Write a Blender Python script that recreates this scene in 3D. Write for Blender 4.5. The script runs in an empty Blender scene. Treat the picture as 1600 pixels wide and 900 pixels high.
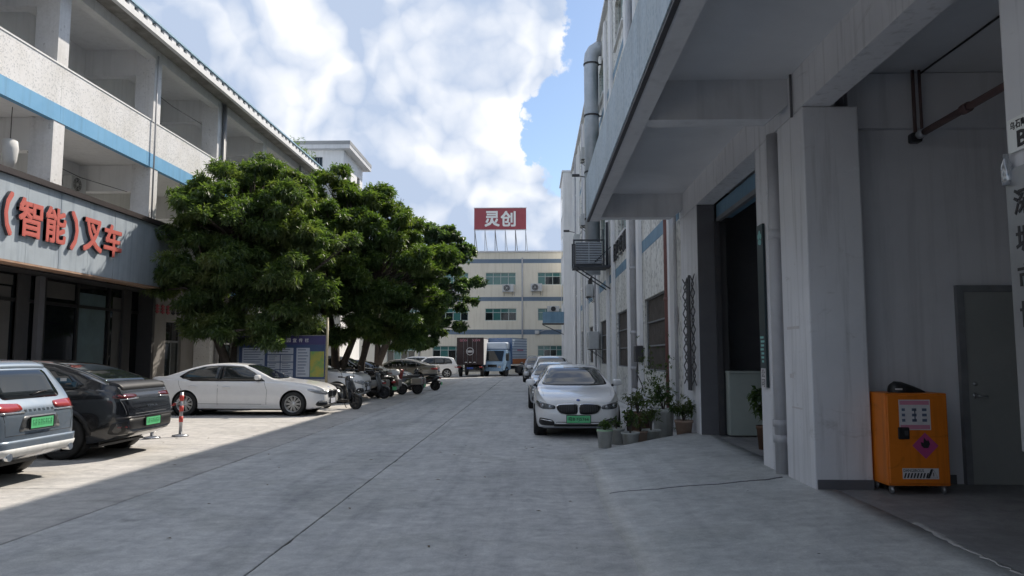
import bpy, bmesh, math, random
import numpy as np
from mathutils import Vector, Matrix
from mathutils.bvhtree import BVHTree
R_ = math.radians
random.seed(7); np.random.seed(7)
sc = bpy.context.scene
COL = sc.collection

# ------------------------------------------------------------------ camera
cam_d = bpy.data.cameras.new('camera'); cam = bpy.data.objects.new('camera', cam_d); COL.objects.link(cam)
cam_d.sensor_width = 36.0; cam_d.lens = 1155.0/1600.0*36.0
cam_d.clip_start = 0.05; cam_d.clip_end = 3000.0
PITCH = math.atan(105/1155); YAW = math.atan(35*math.cos(PITCH)/1155)
cam.location = (0, 0, 1.7)
cam.rotation_euler = (math.pi/2 + PITCH, 0, YAW)
sc.camera = cam

# ------------------------------------------------------------------ sun direction (pointing TO the sun)
SUN = Vector((0.5325, 0.75, 1.0)).normalized()
SUN_EL = math.asin(SUN.z); SUN_AZ = math.atan2(SUN.x, SUN.y)      # azimuth from +Y towards +X
sd = bpy.data.lights.new('sun', 'SUN'); sd.energy = 2.8; sd.angle = R_(0.53); sd.color = (1.0, 0.91, 0.79)
sun = bpy.data.objects.new('sun', sd); COL.objects.link(sun)
sun.rotation_euler = SUN.to_track_quat('Z', 'Y').to_euler()
sun.location = (30, 30, 60)

# ------------------------------------------------------------------ world: Nishita sky with cumulus clouds
world = bpy.data.worlds.new('World'); sc.world = world; world.use_nodes = True
NT = world.node_tree; NT.nodes.clear()
def wn(t, **kw):
    n = NT.nodes.new(t)
    for k, v in kw.items(): setattr(n, k, v)
    return n
def wl(a, b): NT.links.new(a, b)
def wmath(op, a, b=None, c=None, clamp=False):
    n = wn('ShaderNodeMath', operation=op, use_clamp=clamp)
    for i, v in enumerate((a, b, c)):
        if v is None: continue
        if isinstance(v, (int, float)): n.inputs[i].default_value = v
        else: wl(v, n.inputs[i])
    return n.outputs[0]
sky = wn('ShaderNodeTexSky', sky_type='NISHITA'); sky.sun_disc = False
sky.sun_elevation = SUN_EL; sky.sun_rotation = SUN_AZ; sky.air_density = 1.0; sky.dust_density = 0.5; sky.ozone_density = 2.0
tc = wn('ShaderNodeTexCoord'); D = tc.outputs['Generated']
def wnoise(vec, scale, detail, rough=0.55, dist=0.0):
    n = wn('ShaderNodeTexNoise'); n.inputs['Scale'].default_value = scale; n.inputs['Detail'].default_value = detail
    n.inputs['Roughness'].default_value = rough; n.inputs['Distortion'].default_value = dist; wl(vec, n.inputs['Vector']); return n.outputs['Fac']
def offset(vec, o):
    n = wn('ShaderNodeVectorMath', operation='ADD'); wl(vec, n.inputs[0]); n.inputs[1].default_value = o; return n.outputs[0]
def cdir(px, py):                       # direction of the cloud masses seen in the sky
    f = 1155.0; v = Vector(((px-800)/f, -(py-450)/f, -1.0)); v.rotate(cam.rotation_euler); return v.normalized()
warp = wn('ShaderNodeTexNoise'); warp.inputs['Scale'].default_value = 9.0; warp.inputs['Detail'].default_value = 6.0; warp.inputs['Roughness'].default_value = .62; wl(D, warp.inputs['Vector'])
wsub = wn('ShaderNodeVectorMath', operation='SUBTRACT'); wl(warp.outputs['Color'], wsub.inputs[0]); wsub.inputs[1].default_value = (.5, .5, .5)
wmul = wn('ShaderNodeVectorMath', operation='SCALE'); wl(wsub.outputs[0], wmul.inputs[0]); wmul.inputs['Scale'].default_value = .13
wadd = wn('ShaderNodeVectorMath', operation='ADD'); wl(D, wadd.inputs[0]); wl(wmul.outputs[0], wadd.inputs[1])
wnrm = wn('ShaderNodeVectorMath', operation='NORMALIZE'); wl(wadd.outputs[0], wnrm.inputs[0]); DW = wnrm.outputs[0]
def blob(px, py, r_in, r_out):
    c = cdir(px, py); n = wn('ShaderNodeVectorMath', operation='DOT_PRODUCT'); wl(DW, n.inputs[0]); n.inputs[1].default_value = c
    m = wn('ShaderNodeMapRange', interpolation_type='SMOOTHSTEP'); wl(n.outputs['Value'], m.inputs[0])
    m.inputs[1].default_value = math.cos(R_(r_out)); m.inputs[2].default_value = math.cos(R_(r_in)); return m.outputs[0]
wpn = wn('ShaderNodeTexNoise'); wpn.inputs['Scale'].default_value = 6.0; wpn.inputs['Detail'].default_value = 4.0; wl(D, wpn.inputs['Vector'])
wps = wn('ShaderNodeVectorMath', operation='SCALE'); wl(wpn.outputs['Color'], wps.inputs[0]); wps.inputs['Scale'].default_value = .16
def density(vec, fine=True):
    ad = wn('ShaderNodeVectorMath', operation='ADD'); wl(vec, ad.inputs[0]); wl(wps.outputs[0], ad.inputs[1])
    acc = wmath('MULTIPLY', wnoise(vec, 2.6, 1.0, 0.5), 0.9)
    for k, amp in ((5.0, .62), (12.0, .30)) + (((29.0, .13),) if fine else ()):            # rounded puffs of three sizes
        vo = wn('ShaderNodeTexVoronoi', feature='F1'); vo.inputs['Scale'].default_value = k; wl(ad.outputs[0], vo.inputs['Vector'])
        dd = wmath('MULTIPLY', vo.outputs['Distance'], vo.outputs['Distance'])
        acc = wmath('ADD', acc, wmath('MULTIPLY', wmath('SUBTRACT', .55, dd), amp))
    return wmath('ADD', acc, wmath('MULTIPLY', wnoise(vec, 40.0, 3.0, .6), .10)) if fine else wmath('ADD', acc, .05)
d0 = density(offset(D, (3.1, 1.7, 0.4)))
bl = None
for (px, py, ri, ro) in [(200, 200, 9, 14), (520, 180, 8, 13), (700, 60, 5, 8.5), (830, 20, 1.5, 3.6), (640, 330, 6, 9), (745, 230, 2, 4.4),
                         (790, 290, 1, 3.0), (862, 350, .8, 1.9), (826, 176, 0.1, .8)]:
    b_ = blob(px, py, ri, ro); bl = b_ if bl is None else wmath('MAXIMUM', bl, b_)
clear = wmath('MAXIMUM', blob(915, 190, 3.4, 6.2), blob(965, 40, 3.2, 5.6))
cov = wmath('ADD', d0, wmath('MULTIPLY', bl, 0.26))
cov = wmath('SUBTRACT', cov, wmath('MULTIPLY', clear, 0.52))
mr = wn('ShaderNodeMapRange', interpolation_type='SMOOTHSTEP'); wl(cov, mr.inputs[0]); mr.inputs[1].default_value = .62; mr.inputs[2].default_value = .80
mask = mr.outputs[0]
# self shading: the density falls off towards the sun on lit flanks
d1 = wmath('ADD', density(offset(D, (3.1+SUN.x*.05, 1.7+SUN.y*.02, 0.4+SUN.z*.045)), False), .055)
lit = wn('ShaderNodeMapRange'); wl(wmath('SUBTRACT', d0, d1), lit.inputs[0]); lit.inputs[1].default_value = -0.12; lit.inputs[2].default_value = 0.15
cr = wn('ShaderNodeValToRGB'); cr.color_ramp.elements[0].color = (3.0, 3.6, 4.7, 1); cr.color_ramp.elements[1].color = (6.0, 6.1, 6.3, 1)
cr.color_ramp.elements[0].position = 0.05; cr.color_ramp.elements[1].position = 0.95
wl(lit.outputs[0], cr.inputs[0])
SKYMUL = wn('ShaderNodeMix', data_type='RGBA', blend_type='MULTIPLY'); SKYMUL.inputs[0].default_value = 1.0
wl(sky.outputs[0], SKYMUL.inputs[6]); SKYMUL.inputs[7].default_value = (.84, .84, .84, 1)
mx = wn('ShaderNodeMix', data_type='RGBA'); wl(mask, mx.inputs[0]); wl(SKYMUL.outputs[2], mx.inputs[6]); wl(cr.outputs[0], mx.inputs[7])
bg = wn('ShaderNodeBackground'); bg.inputs[1].default_value = 0.085; wl(mx.outputs[2], bg.inputs[0])
wo = wn('ShaderNodeOutputWorld'); wl(bg.outputs[0], wo.inputs[0])

vs = sc.view_settings; vs.view_transform = 'Standard'; vs.look = 'None'; vs.gamma = 1.0; vs.use_curve_mapping = False
vs.exposure = 1.06
sc.render.engine = 'CYCLES'
sc.cycles.max_bounces = 6; sc.cycles.diffuse_bounces = 4; sc.cycles.glossy_bounces = 3; sc.cycles.use_denoising = True
sc.cycles.use_adaptive_sampling = True; sc.cycles.adaptive_threshold = .02

# ------------------------------------------------------------------ helpers
def link(o, parent=None):
    COL.objects.link(o)
    if parent is not None: o.parent = parent
    return o
def tag(o, label=None, cat=None, group=None, kind=None):
    if label: o['label'] = label
    if cat: o['category'] = cat
    if group: o['group'] = group
    if kind: o['kind'] = kind
    return o
def thing(name, label, cat, loc=(0, 0, 0), rz=0.0, group=None):
    o = bpy.data.objects.new(name, None); o.empty_display_size = .2; COL.objects.link(o)
    o.location = loc; o.rotation_euler = (0, 0, rz); tag(o, label, cat, group); return o
def struct(o): o['kind'] = 'structure'; return o

class MB:
    def __init__(s): s.v = []; s.f = []; s.sm = []
    def add(s, vs_, fs_, smooth=False):
        n = len(s.v); s.v.extend([tuple(p) for p in vs_]); s.f.extend([tuple(i+n for i in f) for f in fs_]); s.sm.extend([smooth]*len(fs_)); return s
    def box(s, x0, x1, y0, y1, z0, z1, M=None, bev=0.0):
        if bev > 0:
            bm = bmesh.new(); bmesh.ops.create_cube(bm, size=1.0)
            for v in bm.verts: v.co = Vector(((x0+x1)/2+v.co.x*(x1-x0), (y0+y1)/2+v.co.y*(y1-y0), (z0+z1)/2+v.co.z*(z1-z0)))
            bmesh.ops.bevel(bm, geom=bm.edges[:], offset=bev, segments=2, profile=.5, affect='EDGES')
            bm.verts.index_update()
            vs_ = [v.co.copy() for v in bm.verts]; fs_ = [[v.index for v in f.verts] for f in bm.faces]; bm.free()
        else:
            vs_ = [Vector(p) for p in ((x0,y0,z0),(x1,y0,z0),(x1,y1,z0),(x0,y1,z0),(x0,y0,z1),(x1,y0,z1),(x1,y1,z1),(x0,y1,z1))]
            fs_ = [(0,3,2,1),(4,5,6,7),(0,1,5,4),(1,2,6,5),(2,3,7,6),(3,0,4,7)]
        if M is not None: vs_ = [M @ v for v in vs_]
        return s.add(vs_, fs_)
    def tube(s, pts, r, n=8, caps=True, closed=False):
        pts = [Vector(p) for p in pts]; N = len(pts)
        rr = r if isinstance(r, (list, tuple)) else [r]*N
        vs_ = []; fs_ = []; prev = None
        for i, p in enumerate(pts):
            a = pts[(i-1) % N] if (closed or i > 0) else p; b = pts[(i+1) % N] if (closed or i < N-1) else p
            t = (b-a).normalized()
            if prev is None:
                u = t.cross(Vector((0, 0, 1)))
                if u.length < 1e-3: u = t.cross(Vector((0, 1, 0)))
                u.normalize()
            else:
                u = prev - t*prev.dot(t)
                if u.length < 1e-4: u = t.orthogonal()
                u.normalize()
            prev = u; w = t.cross(u)
            for k in range(n):
                a_ = 2*math.pi*k/n; vs_.append(p + (u*math.cos(a_)+w*math.sin(a_))*rr[i])
        m = N if closed else N-1
        for i in range(m):
            j = (i+1) % N
            for k in range(n):
                l = (k+1) % n; fs_.append((i*n+k, i*n+l, j*n+l, j*n+k))
        s.add(vs_, fs_, True)
        if caps and not closed:
            base = len(s.v)-len(vs_)
            s.f.append(tuple(base+k for k in range(n))[::-1]); s.f.append(tuple(base+(N-1)*n+k for k in range(n))); s.sm += [False, False]
        return s
    def bar(s, a, b, w, h=None, up=(0, 0, 1)):
        h = h or w; a = Vector(a); b = Vector(b); t = b-a; L = t.length; t.normalize(); up = Vector(up)
        if abs(t.dot(up)) > .99: up = Vector((0, 1, 0))
        u = t.cross(up).normalized(); v = u.cross(t)
        M = Matrix.Translation(a) @ Matrix((u, t, v)).transposed().to_4x4()
        return s.box(-w/2, w/2, 0, L, -h/2, h/2, M)
    def lathe(s, prof, n=20, M=None, smooth=True):
        vs_ = []; fs_ = []
        for (r, z) in prof:
            for k in range(n): a = 2*math.pi*k/n; vs_.append(Vector((r*math.cos(a), r*math.sin(a), z)))
        for i in range(len(prof)-1):
            for k in range(n): l = (k+1) % n; fs_.append((i*n+k, i*n+l, (i+1)*n+l, (i+1)*n+k))
        if M is not None: vs_ = [M @ v for v in vs_]
        return s.add(vs_, fs_, smooth)
    def mesh(s, name, mat):
        me = bpy.data.meshes.new(name); me.from_pydata(s.v, [], s.f); me.polygons.foreach_set('use_smooth', s.sm)
        me.materials.append(mat); me.update(); return me
    def build(s, name, mat, parent=None):
        return link(bpy.data.objects.new(name, s.mesh(name, mat)), parent)
def boxo(name, mat, parent, x0, x1, y0, y1, z0, z1, bev=0.0):
    return MB().box(x0, x1, y0, y1, z0, z1, None, bev).build(name, mat, parent)
def copy_tree(o, parent=None):
    c = o.copy(); COL.objects.link(c); c.parent = parent
    for ch in o.children: copy_tree(ch, c)
    return c
def RotX(a): return Matrix.Rotation(a, 4, 'X')
def RotY(a): return Matrix.Rotation(a, 4, 'Y')
def RotZ(a): return Matrix.Rotation(a, 4, 'Z')
T = Matrix.Translation

def panel(u0, u1, v0, v1, holes, M, depth, name, mat, parent):
    """A wall sheet in (u, v) with real openings; depth = length of the reveals behind it (towards local -w)."""
    us = sorted(set([u0, u1]+[h[0] for h in holes]+[h[1] for h in holes])); vs_ = sorted(set([v0, v1]+[h[2] for h in holes]+[h[3] for h in holes]))
    mb = MB()
    def q(pts): mb.add([M @ Vector(p) for p in pts], [(0, 1, 2, 3)])
    for i in range(len(us)-1):
        for j in range(len(vs_)-1):
            cu = (us[i]+us[i+1])/2; cv = (vs_[j]+vs_[j+1])/2
            if any(h[0] < cu < h[1] and h[2] < cv < h[3] for h in holes): continue
            q([(us[i], vs_[j], 0), (us[i+1], vs_[j], 0), (us[i+1], vs_[j+1], 0), (us[i], vs_[j+1], 0)])
    for (a, b, c, d) in holes:
        q([(a, c, 0), (a, c, -depth), (b, c, -depth), (b, c, 0)]); q([(a, d, 0), (b, d, 0), (b, d, -depth), (a, d, -depth)])
        q([(a, c, 0), (a, d, 0), (a, d, -depth), (a, c, -depth)]); q([(b, c, 0), (b, c, -depth), (b, d, -depth), (b, d, 0)])
    return mb.build(name, mat, parent)

def text_mesh(name, body, size, mat, M, parent=None, extrude=0.01, bold=0.0, align='CENTER', width=None, height=None, fat=0.0):
    c = bpy.data.curves.new('txt', 'FONT'); c.body = body; c.size = 1.0; c.extrude = 0.0; c.offset = 0.0
    c.align_x = 'LEFT'; c.resolution_u = 2
    c.offset = bold; c.extrude = 0.5
    o = bpy.data.objects.new('txt', c); COL.objects.link(o)
    dg = bpy.context.evaluated_depsgraph_get(); dg.update()
    me = bpy.data.meshes.new_from_object(o.evaluated_get(dg)); bpy.data.objects.remove(o); bpy.data.curves.remove(c)
    n = len(me.vertices); co = np.empty(n*3); me.vertices.foreach_get('co', co); co = co.reshape(-1, 3)
    lo = co.min(0); hi = co.max(0); ext = hi-lo
    sx = sy = size
    if height: sy = height/ext[1]; sx = sy
    if width: sx = width/ext[0]
    co[:, 0] = (co[:, 0]-(lo[0]+hi[0])/2)*sx; co[:, 1] = (co[:, 1]-(lo[1]+hi[1])/2)*sy; co[:, 2] = (co[:, 2]/ext[2]+0.5)*extrude
    me.vertices.foreach_set('co', co.ravel())
    if fat:                                   # heavy strokes: the glyph united with copies of itself shifted by a stroke's growth
        bm = bmesh.new()
        for q, (dx, dy) in enumerate(((0, 0), (fat, fat), (-fat, fat), (fat, -fat), (-fat, -fat), (fat, 0), (-fat, 0), (0, fat), (0, -fat))):
            m2 = me.copy(); m2.transform(T((dx, dy, 0)) @ Matrix.Diagonal((1, 1, 1-.012*q, 1))); bm.from_mesh(m2); bpy.data.meshes.remove(m2)
        bm.to_mesh(me); bm.free()
    me.transform(M); me.materials.clear(); me.materials.append(mat); me.update(); me.name = name
    return link(bpy.data.objects.new(name, me), parent)
# text frames: local x to the reader's right, y up, z towards the reader
def F_negY(p): return T(Vector(p)) @ RotX(math.pi/2)                       # read by someone looking along +Y
def F_posX(p): return T(Vector(p)) @ RotZ(math.pi/2) @ RotX(math.pi/2)      # on a wall that faces +X
def F_negX(p): return T(Vector(p)) @ RotZ(-math.pi/2) @ RotX(math.pi/2)     # on a wall that faces -X

# ------------------------------------------------------------------ materials
MAT = {}
class NB:
    def __init__(s, m): s.t = m.node_tree
    def n(s, t, **kw):
        n = s.t.nodes.new(t)
        for k, v in kw.items(): setattr(n, k, v)
        return n
    def l(s, a, b): s.t.links.new(a, b)
    def pos(s): return s.n('ShaderNodeNewGeometry').outputs['Position']
    def obj(s): return s.n('ShaderNodeTexCoord').outputs['Object']
    def scale(s, v, k):
        m = s.n('ShaderNodeVectorMath', operation='MULTIPLY'); s.l(v, m.inputs[0]); m.inputs[1].default_value = k; return m.outputs[0]
    def noise(s, v, sc_, det=6, rough=.6, dist=0):
        m = s.n('ShaderNodeTexNoise'); m.inputs['Scale'].default_value = sc_; m.inputs['Detail'].default_value = det; m.inputs['Roughness'].default_value = rough
        m.inputs['Distortion'].default_value = dist; s.l(v, m.inputs['Vector']); return m.outputs['Fac']
    def ramp(s, f, p0, p1, c0=(0,0,0,1), c1=(1,1,1,1)):
        r = s.n('ShaderNodeValToRGB'); r.color_ramp.elements[0].position = p0; r.color_ramp.elements[1].position = p1
        r.color_ramp.elements[0].color = c0; r.color_ramp.elements[1].color = c1; s.l(f, r.inputs[0]); return r.outputs[0]
    def mix(s, f, a, b, mode='MIX'):
        m = s.n('ShaderNodeMix', data_type='RGBA', blend_type=mode)
        for i, v in ((0, f), (6, a), (7, b)):
            if isinstance(v, (int, float)): m.inputs[i].default_value = v
            elif isinstance(v, tuple): m.inputs[i].default_value = v if len(v) == 4 else v+(1,)
            else: s.l(v, m.inputs[i])
        return m.outputs[2]
def base(name):
    m = bpy.data.materials.new(name); m.use_nodes = True; MAT[name] = m
    b = m.node_tree.nodes['Principled BSDF']; return m, NB(m), b
def c4(c): return tuple(c)+(1,)
def pm(name, c1, c2=None, scale=3.0, rough=.7, bump=0.0, bscale=None, metal=0.0, coat=0.0, spec=.5, streak=None, world=True, rvar=0.0, grain=0.0):
    m, N, b = base(name); v = N.pos() if world else N.obj()
    col = None
    if c2 is not None:
        f = N.noise(v, scale, 8, .65, .4); col = N.mix(N.ramp(f, .34, .68), c4(c1), c4(c2))
    else: col = N.mix(0.0, c4(c1), c4(c1))
    if streak:                                   # dark rain streaks running down
        f = N.noise(N.scale(v, (2.6, 2.6, .16)), 2.2, 6, .6); col = N.mix(N.ramp(f, .50, .74), col, N.mix(1.0, col, c4(streak), 'MULTIPLY'))
    if grain:
        f = N.noise(v, 90, 2, .6); g = N.ramp(f, .3, .7, (1-grain,)*3+(1,), (1+grain*.5,)*3+(1,)); col = N.mix(1.0, col, g, 'MULTIPLY')
    N.l(col, b.inputs['Base Color'])
    b.inputs['Roughness'].default_value = rough; b.inputs['Metallic'].default_value = metal
    b.inputs['Coat Weight'].default_value = coat; b.inputs['Coat Roughness'].default_value = .04; b.inputs['Specular IOR Level'].default_value = spec
    if rvar:
        f = N.noise(v, scale*1.7, 6); r = N.n('ShaderNodeMapRange'); N.l(f, r.inputs[0]); r.inputs[3].default_value = max(0, rough-rvar); r.inputs[4].default_value = min(1, rough+rvar); N.l(r.outputs[0], b.inputs['Roughness'])
    if bump:
        bn = N.n('ShaderNodeBump'); bn.inputs['Strength'].default_value = bump; bn.inputs['Distance'].default_value = .02
        N.l(N.noise(v, bscale or scale*8, 8, .7), bn.inputs['Height']); N.l(bn.outputs[0], b.inputs['Normal'])
    return m
def speckle(name, c1, dark, cell, thr, streak=(.62, .62, .6), rough=.6, patch=None):
    """Small mosaic wall tiles: pale ones with scattered dark ones, streaked by rain."""
    m, N, b = base(name); v = N.pos()
    vo = N.n('ShaderNodeTexVoronoi', feature='F1'); vo.inputs['Scale'].default_value = cell; N.l(v, vo.inputs['Vector'])
    sep = N.n('ShaderNodeSeparateColor'); N.l(vo.outputs['Color'], sep.inputs[0])
    big = N.noise(v, .55, 5, .6)
    th = N.n('ShaderNodeMath', operation='ADD'); N.l(sep.outputs[0], th.inputs[0])
    ms = N.n('ShaderNodeMapRange'); N.l(big, ms.inputs[0]); ms.inputs[1].default_value = .3; ms.inputs[2].default_value = .7; ms.inputs[3].default_value = -.16; ms.inputs[4].default_value = .16
    N.l(ms.outputs[0], th.inputs[1])
    f = N.ramp(th.outputs[0], thr, thr+.05)
    tone = N.mix(N.ramp(sep.outputs[1], .1, .9), c4([k*.93 for k in c1]), c4(c1))
    col = N.mix(f, tone, c4(dark))
    col = N.mix(N.ramp(N.noise(v, .9, 6), .4, .72), col, N.mix(1.0, col, c4((.86, .85, .82)), 'MULTIPLY'))
    s = N.noise(N.scale(v, (2.4, 2.4, .13)), 2.0, 7, .6); col = N.mix(N.ramp(s, .50, .74), col, N.mix(1.0, col, c4(streak), 'MULTIPLY'))
    N.l(col, b.inputs['Base Color']); b.inputs['Roughness'].default_value = rough
    bn = N.n('ShaderNodeBump'); bn.inputs['Strength'].default_value = .25; bn.inputs['Distance'].default_value = .006
    N.l(vo.outputs['Distance'], bn.inputs['Height']); N.l(bn.outputs[0], b.inputs['Normal'])
    return m
def concrete(name, c1, c2, stain=(.5, .5, .5), along=(1, .22, 1), rough=.82, blend=None):
    m, N, b = base(name); v = N.pos()
    col = N.mix(N.ramp(N.noise(v, .55, 8, .62, .5), .32, .70), c4(c1), c4(c2))
    st = N.noise(N.scale(v, along), 1.6, 9, .68, .3); col = N.mix(N.ramp(st, .46, .74), col, N.mix(1.0, col, c4((.74, .75, .77)), 'MULTIPLY'))
    oil = N.noise(v, 1.1, 3, .5, 1.0); col = N.mix(N.ramp(oil, .66, .80), col, N.mix(1.0, col, c4(stain), 'MULTIPLY'))
    pale = N.noise(N.scale(v, (.7, 1.2, 1)), 2.3, 8, .7); col = N.mix(N.ramp(pale, .56, .78), col, N.mix(1.0, col, c4((1.22, 1.21, 1.18)), 'MULTIPLY'))
    md_ = N.noise(v, 5.5, 9, .74, .5); col = N.mix(1.0, col, N.ramp(md_, .28, .72, (.70, .70, .71, 1), (1.18, 1.18, 1.16, 1)), 'MULTIPLY')       # worn mottling
    pit = N.noise(v, 17, 5, .8); col = N.mix(N.ramp(pit, .64, .72), col, N.mix(1.0, col, c4((.72, .72, .72)), 'MULTIPLY'))
    if blend is not None:                     # the worn foot of the ramp shows the bare road concrete
        sx = N.n('ShaderNodeSeparateXYZ'); N.l(v, sx.inputs[0]); ma = N.n('ShaderNodeMath', operation='MULTIPLY_ADD'); N.l(N.noise(v, 1.7, 8, .7), ma.inputs[0]); ma.inputs[1].default_value = 1.1; N.l(sx.outputs[0], ma.inputs[2])
        rm_ = N.n('ShaderNodeMapRange'); N.l(ma.outputs[0], rm_.inputs[0]); rm_.inputs[1].default_value = 1.40; rm_.inputs[2].default_value = 1.85
        col = N.mix(rm_.outputs[0], N.mix(1.0, col, c4(blend), 'MULTIPLY'), col)
    g = N.noise(v, 60, 4, .75); col = N.mix(1.0, col, N.ramp(g, .25, .75, (.80, .80, .80, 1), (1.14, 1.14, 1.14, 1)), 'MULTIPLY')
    vo = N.n('ShaderNodeTexVoronoi', feature='F1'); vo.inputs['Scale'].default_value = 2.3; N.l(v, vo.inputs['Vector'])
    col = N.mix(N.ramp(vo.outputs['Distance'], .022, .034, (1, 1, 1, 1), (0, 0, 0, 1)), col, c4((.04, .04, .04)))      # spots of gum and oil
    sm_ = N.noise(N.scale(v, (.6, 1.9, 1)), 2.1, 9, .72, .6); col = N.mix(N.ramp(sm_, .36, .68), N.mix(1.0, col, c4((.88, .88, .89)), 'MULTIPLY'), N.mix(1.0, col, c4((1.08, 1.08, 1.07)), 'MULTIPLY'))
    pt = N.noise(v, .33, 3, .5, 1.5); col = N.mix(N.ramp(pt, .54, .60), col, N.mix(1.0, col, c4((.90, .90, .89)), 'MULTIPLY'))   # sweeping marks across the lane
    tr_ = N.noise(N.scale(v, (2.2, .05, 1)), 1.5, 5, .6); col = N.mix(N.ramp(tr_, .52, .72), col, N.mix(1.0, col, c4((.80, .80, .82)), 'MULTIPLY'))   # tyre tracks
    N.l(col, b.inputs['Base Color'])
    r = N.n('ShaderNodeMapRange'); N.l(st, r.inputs[0]); r.inputs[3].default_value = rough-.22; r.inputs[4].default_value = rough+.12; N.l(r.outputs[0], b.inputs['Roughness'])
    bn = N.n('ShaderNodeBump'); bn.inputs['Strength'].default_value = .35; bn.inputs['Distance'].default_value = .01
    N.l(N.noise(v, 25, 9, .75), bn.inputs['Height']); N.l(bn.outputs[0], b.inputs['Normal'])
    return m
def leafmat(name, dark, light, warm):
    m, N, b = base(name)
    ri = N.n('ShaderNodeNewGeometry').outputs['Random Per Island']
    col = N.mix(ri, c4(dark), c4(light)); n2 = N.noise(N.pos(), .9, 3); col = N.mix(N.ramp(n2, .5, .75), col, c4(warm))
    N.l(col, b.inputs['Base Color']); b.inputs['Roughness'].default_value = .42; b.inputs['Specular IOR Level'].default_value = .45
    tr = N.n('ShaderNodeBsdfTranslucent'); N.l(N.mix(1.0, col, (1.5, 1.7, .5), 'MULTIPLY'), tr.inputs[0])
    mixs = N.n('ShaderNodeMixShader'); mixs.inputs[0].default_value = .42; out = m.node_tree.nodes['Material Output']
    N.l(b.outputs[0], mixs.inputs[1]); N.l(tr.outputs[0], mixs.inputs[2]); N.l(mixs.outputs[0], out.inputs[0])
    return m
def glass(name, col, rough=.03, spec=.6):
    m, N, b = base(name); b.inputs['Base Color'].default_value = c4(col); b.inputs['Roughness'].default_value = rough
    b.inputs['Specular IOR Level'].default_value = spec; b.inputs['Coat Weight'].default_value = .3; b.inputs['Coat Roughness'].default_value = .01; return m
def paint(name, c, metal=.0, rough=.28, dust=.25):
    """Car paint with a thin film of dust on what faces up."""
    m, N, b = base(name); v = N.pos()
    f = N.noise(v, 7, 6, .6); col = N.mix(N.ramp(f, .3, .8, (0, 0, 0, 1), (dust,)*3+(1,)), c4(c), c4((.42, .40, .37)))
    N.l(col, b.inputs['Base Color']); b.inputs['Metallic'].default_value = metal; b.inputs['Roughness'].default_value = rough
    b.inputs['Coat Weight'].default_value = .9; b.inputs['Coat Roughness'].default_value = .05; return m

concrete('road', (.49, .49, .485), (.60, .595, .58))
concrete('parking', (.46, .445, .425), (.56, .54, .52), (.66, .64, .62), (.5, .8, 1))
concrete('apron', (.48, .50, .495), (.58, .595, .59), (.62, .62, .62), (.9, .5, 1), .62, (.98, .95, .93))
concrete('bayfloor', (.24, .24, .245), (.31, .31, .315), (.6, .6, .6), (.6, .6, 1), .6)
concrete('rubble', (.42, .41, .40), (.52, .51, .495), (.5, .5, .5))
pm('soil', (.07, .068, .066), (.11, .105, .10), 2, .95, .4)
speckle('tile_column', (.80, .80, .81), (.60, .60, .61), 17, .97, (.86, .86, .85))
speckle('tile_left', (.80, .80, .81), (.58, .59, .61), 27, .76, (.90, .90, .89))
speckle('tile_right', (.76, .76, .72), (.46, .46, .44), 14, .82, (.52, .51, .47))
speckle('tile_blue', (.48, .58, .66), (.36, .47, .56), 24, .75, (.7, .72, .74))
pm('blue_band', (.15, .39, .64), (.19, .44, .69), 1.2, .6, .1, streak=(.82, .82, .82))
pm('blue_band_old', (.13, .24, .34), (.18, .30, .40), 1.0, .65, .1, streak=(.7, .7, .7))
pm('white_plaster', (.82, .82, .82), (.75, .75, .755), .8, .8, .15, 12, streak=(.88, .88, .87))
pm('grey_plaster', (.66, .67, .69), (.57, .58, .60), .9, .75, .15, 10, streak=(.86, .86, .86))
def wall_paint(name, c1, c2):
    m, N, b = base(name); v = N.pos()
    col = N.mix(N.ramp(N.noise(v, .6, 8, .62, .5), .34, .68), c4(c1), c4(c2))
    drip = N.noise(N.scale(v, (3.4, 3.4, .18)), 2.4, 7, .62); col = N.mix(N.ramp(drip, .52, .72), col, N.mix(1.0, col, c4((.72, .72, .71)), 'MULTIPLY'))
    smear = N.noise(N.scale(v, (1.2, 1.2, 2.6)), 1.3, 8, .7, 1.2); col = N.mix(N.ramp(smear, .60, .70), col, N.mix(1.0, col, c4((.80, .795, .78)), 'MULTIPLY'))
    chip = N.noise(v, 5.5, 9, .72); col = N.mix(N.ramp(chip, .70, .73), col, N.mix(.5, col, c4((.40, .39, .38))))                 # chipped paint
    pale = N.noise(v, 2.3, 6, .6, .8); col = N.mix(N.ramp(pale, .64, .74), col, N.mix(1.0, col, c4((1.10, 1.10, 1.10)), 'MULTIPLY'))
    N.l(col, b.inputs['Base Color']); b.inputs['Roughness'].default_value = .55
    bn = N.n('ShaderNodeBump'); bn.inputs['Strength'].default_value = .22; bn.inputs['Distance'].default_value = .015; N.l(N.noise(v, 7, 9, .7), bn.inputs['Height']); N.l(bn.outputs[0], b.inputs['Normal']); return m
wall_paint('pillar_paint', (.74, .745, .77), (.64, .645, .67))
pm('soffit', (.70, .71, .73), (.60, .61, .63), .45, .85, .2, 8)
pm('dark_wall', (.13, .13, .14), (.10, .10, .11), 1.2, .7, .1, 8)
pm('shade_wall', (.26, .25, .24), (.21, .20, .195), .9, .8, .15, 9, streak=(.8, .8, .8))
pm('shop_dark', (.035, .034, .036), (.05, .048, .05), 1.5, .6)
pm('bay_wall', (.72, .725, .75), (.63, .635, .66), .6, .7, .12, 7, streak=(.8, .8, .8))
pm('far_wall', (.80, .75, .63), (.74, .69, .58), .5, .8, .1, 9, streak=(.86, .85, .82))
pm('far_band', (.13, .19, .26), (.16, .22, .29), 1.0, .6)
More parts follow.
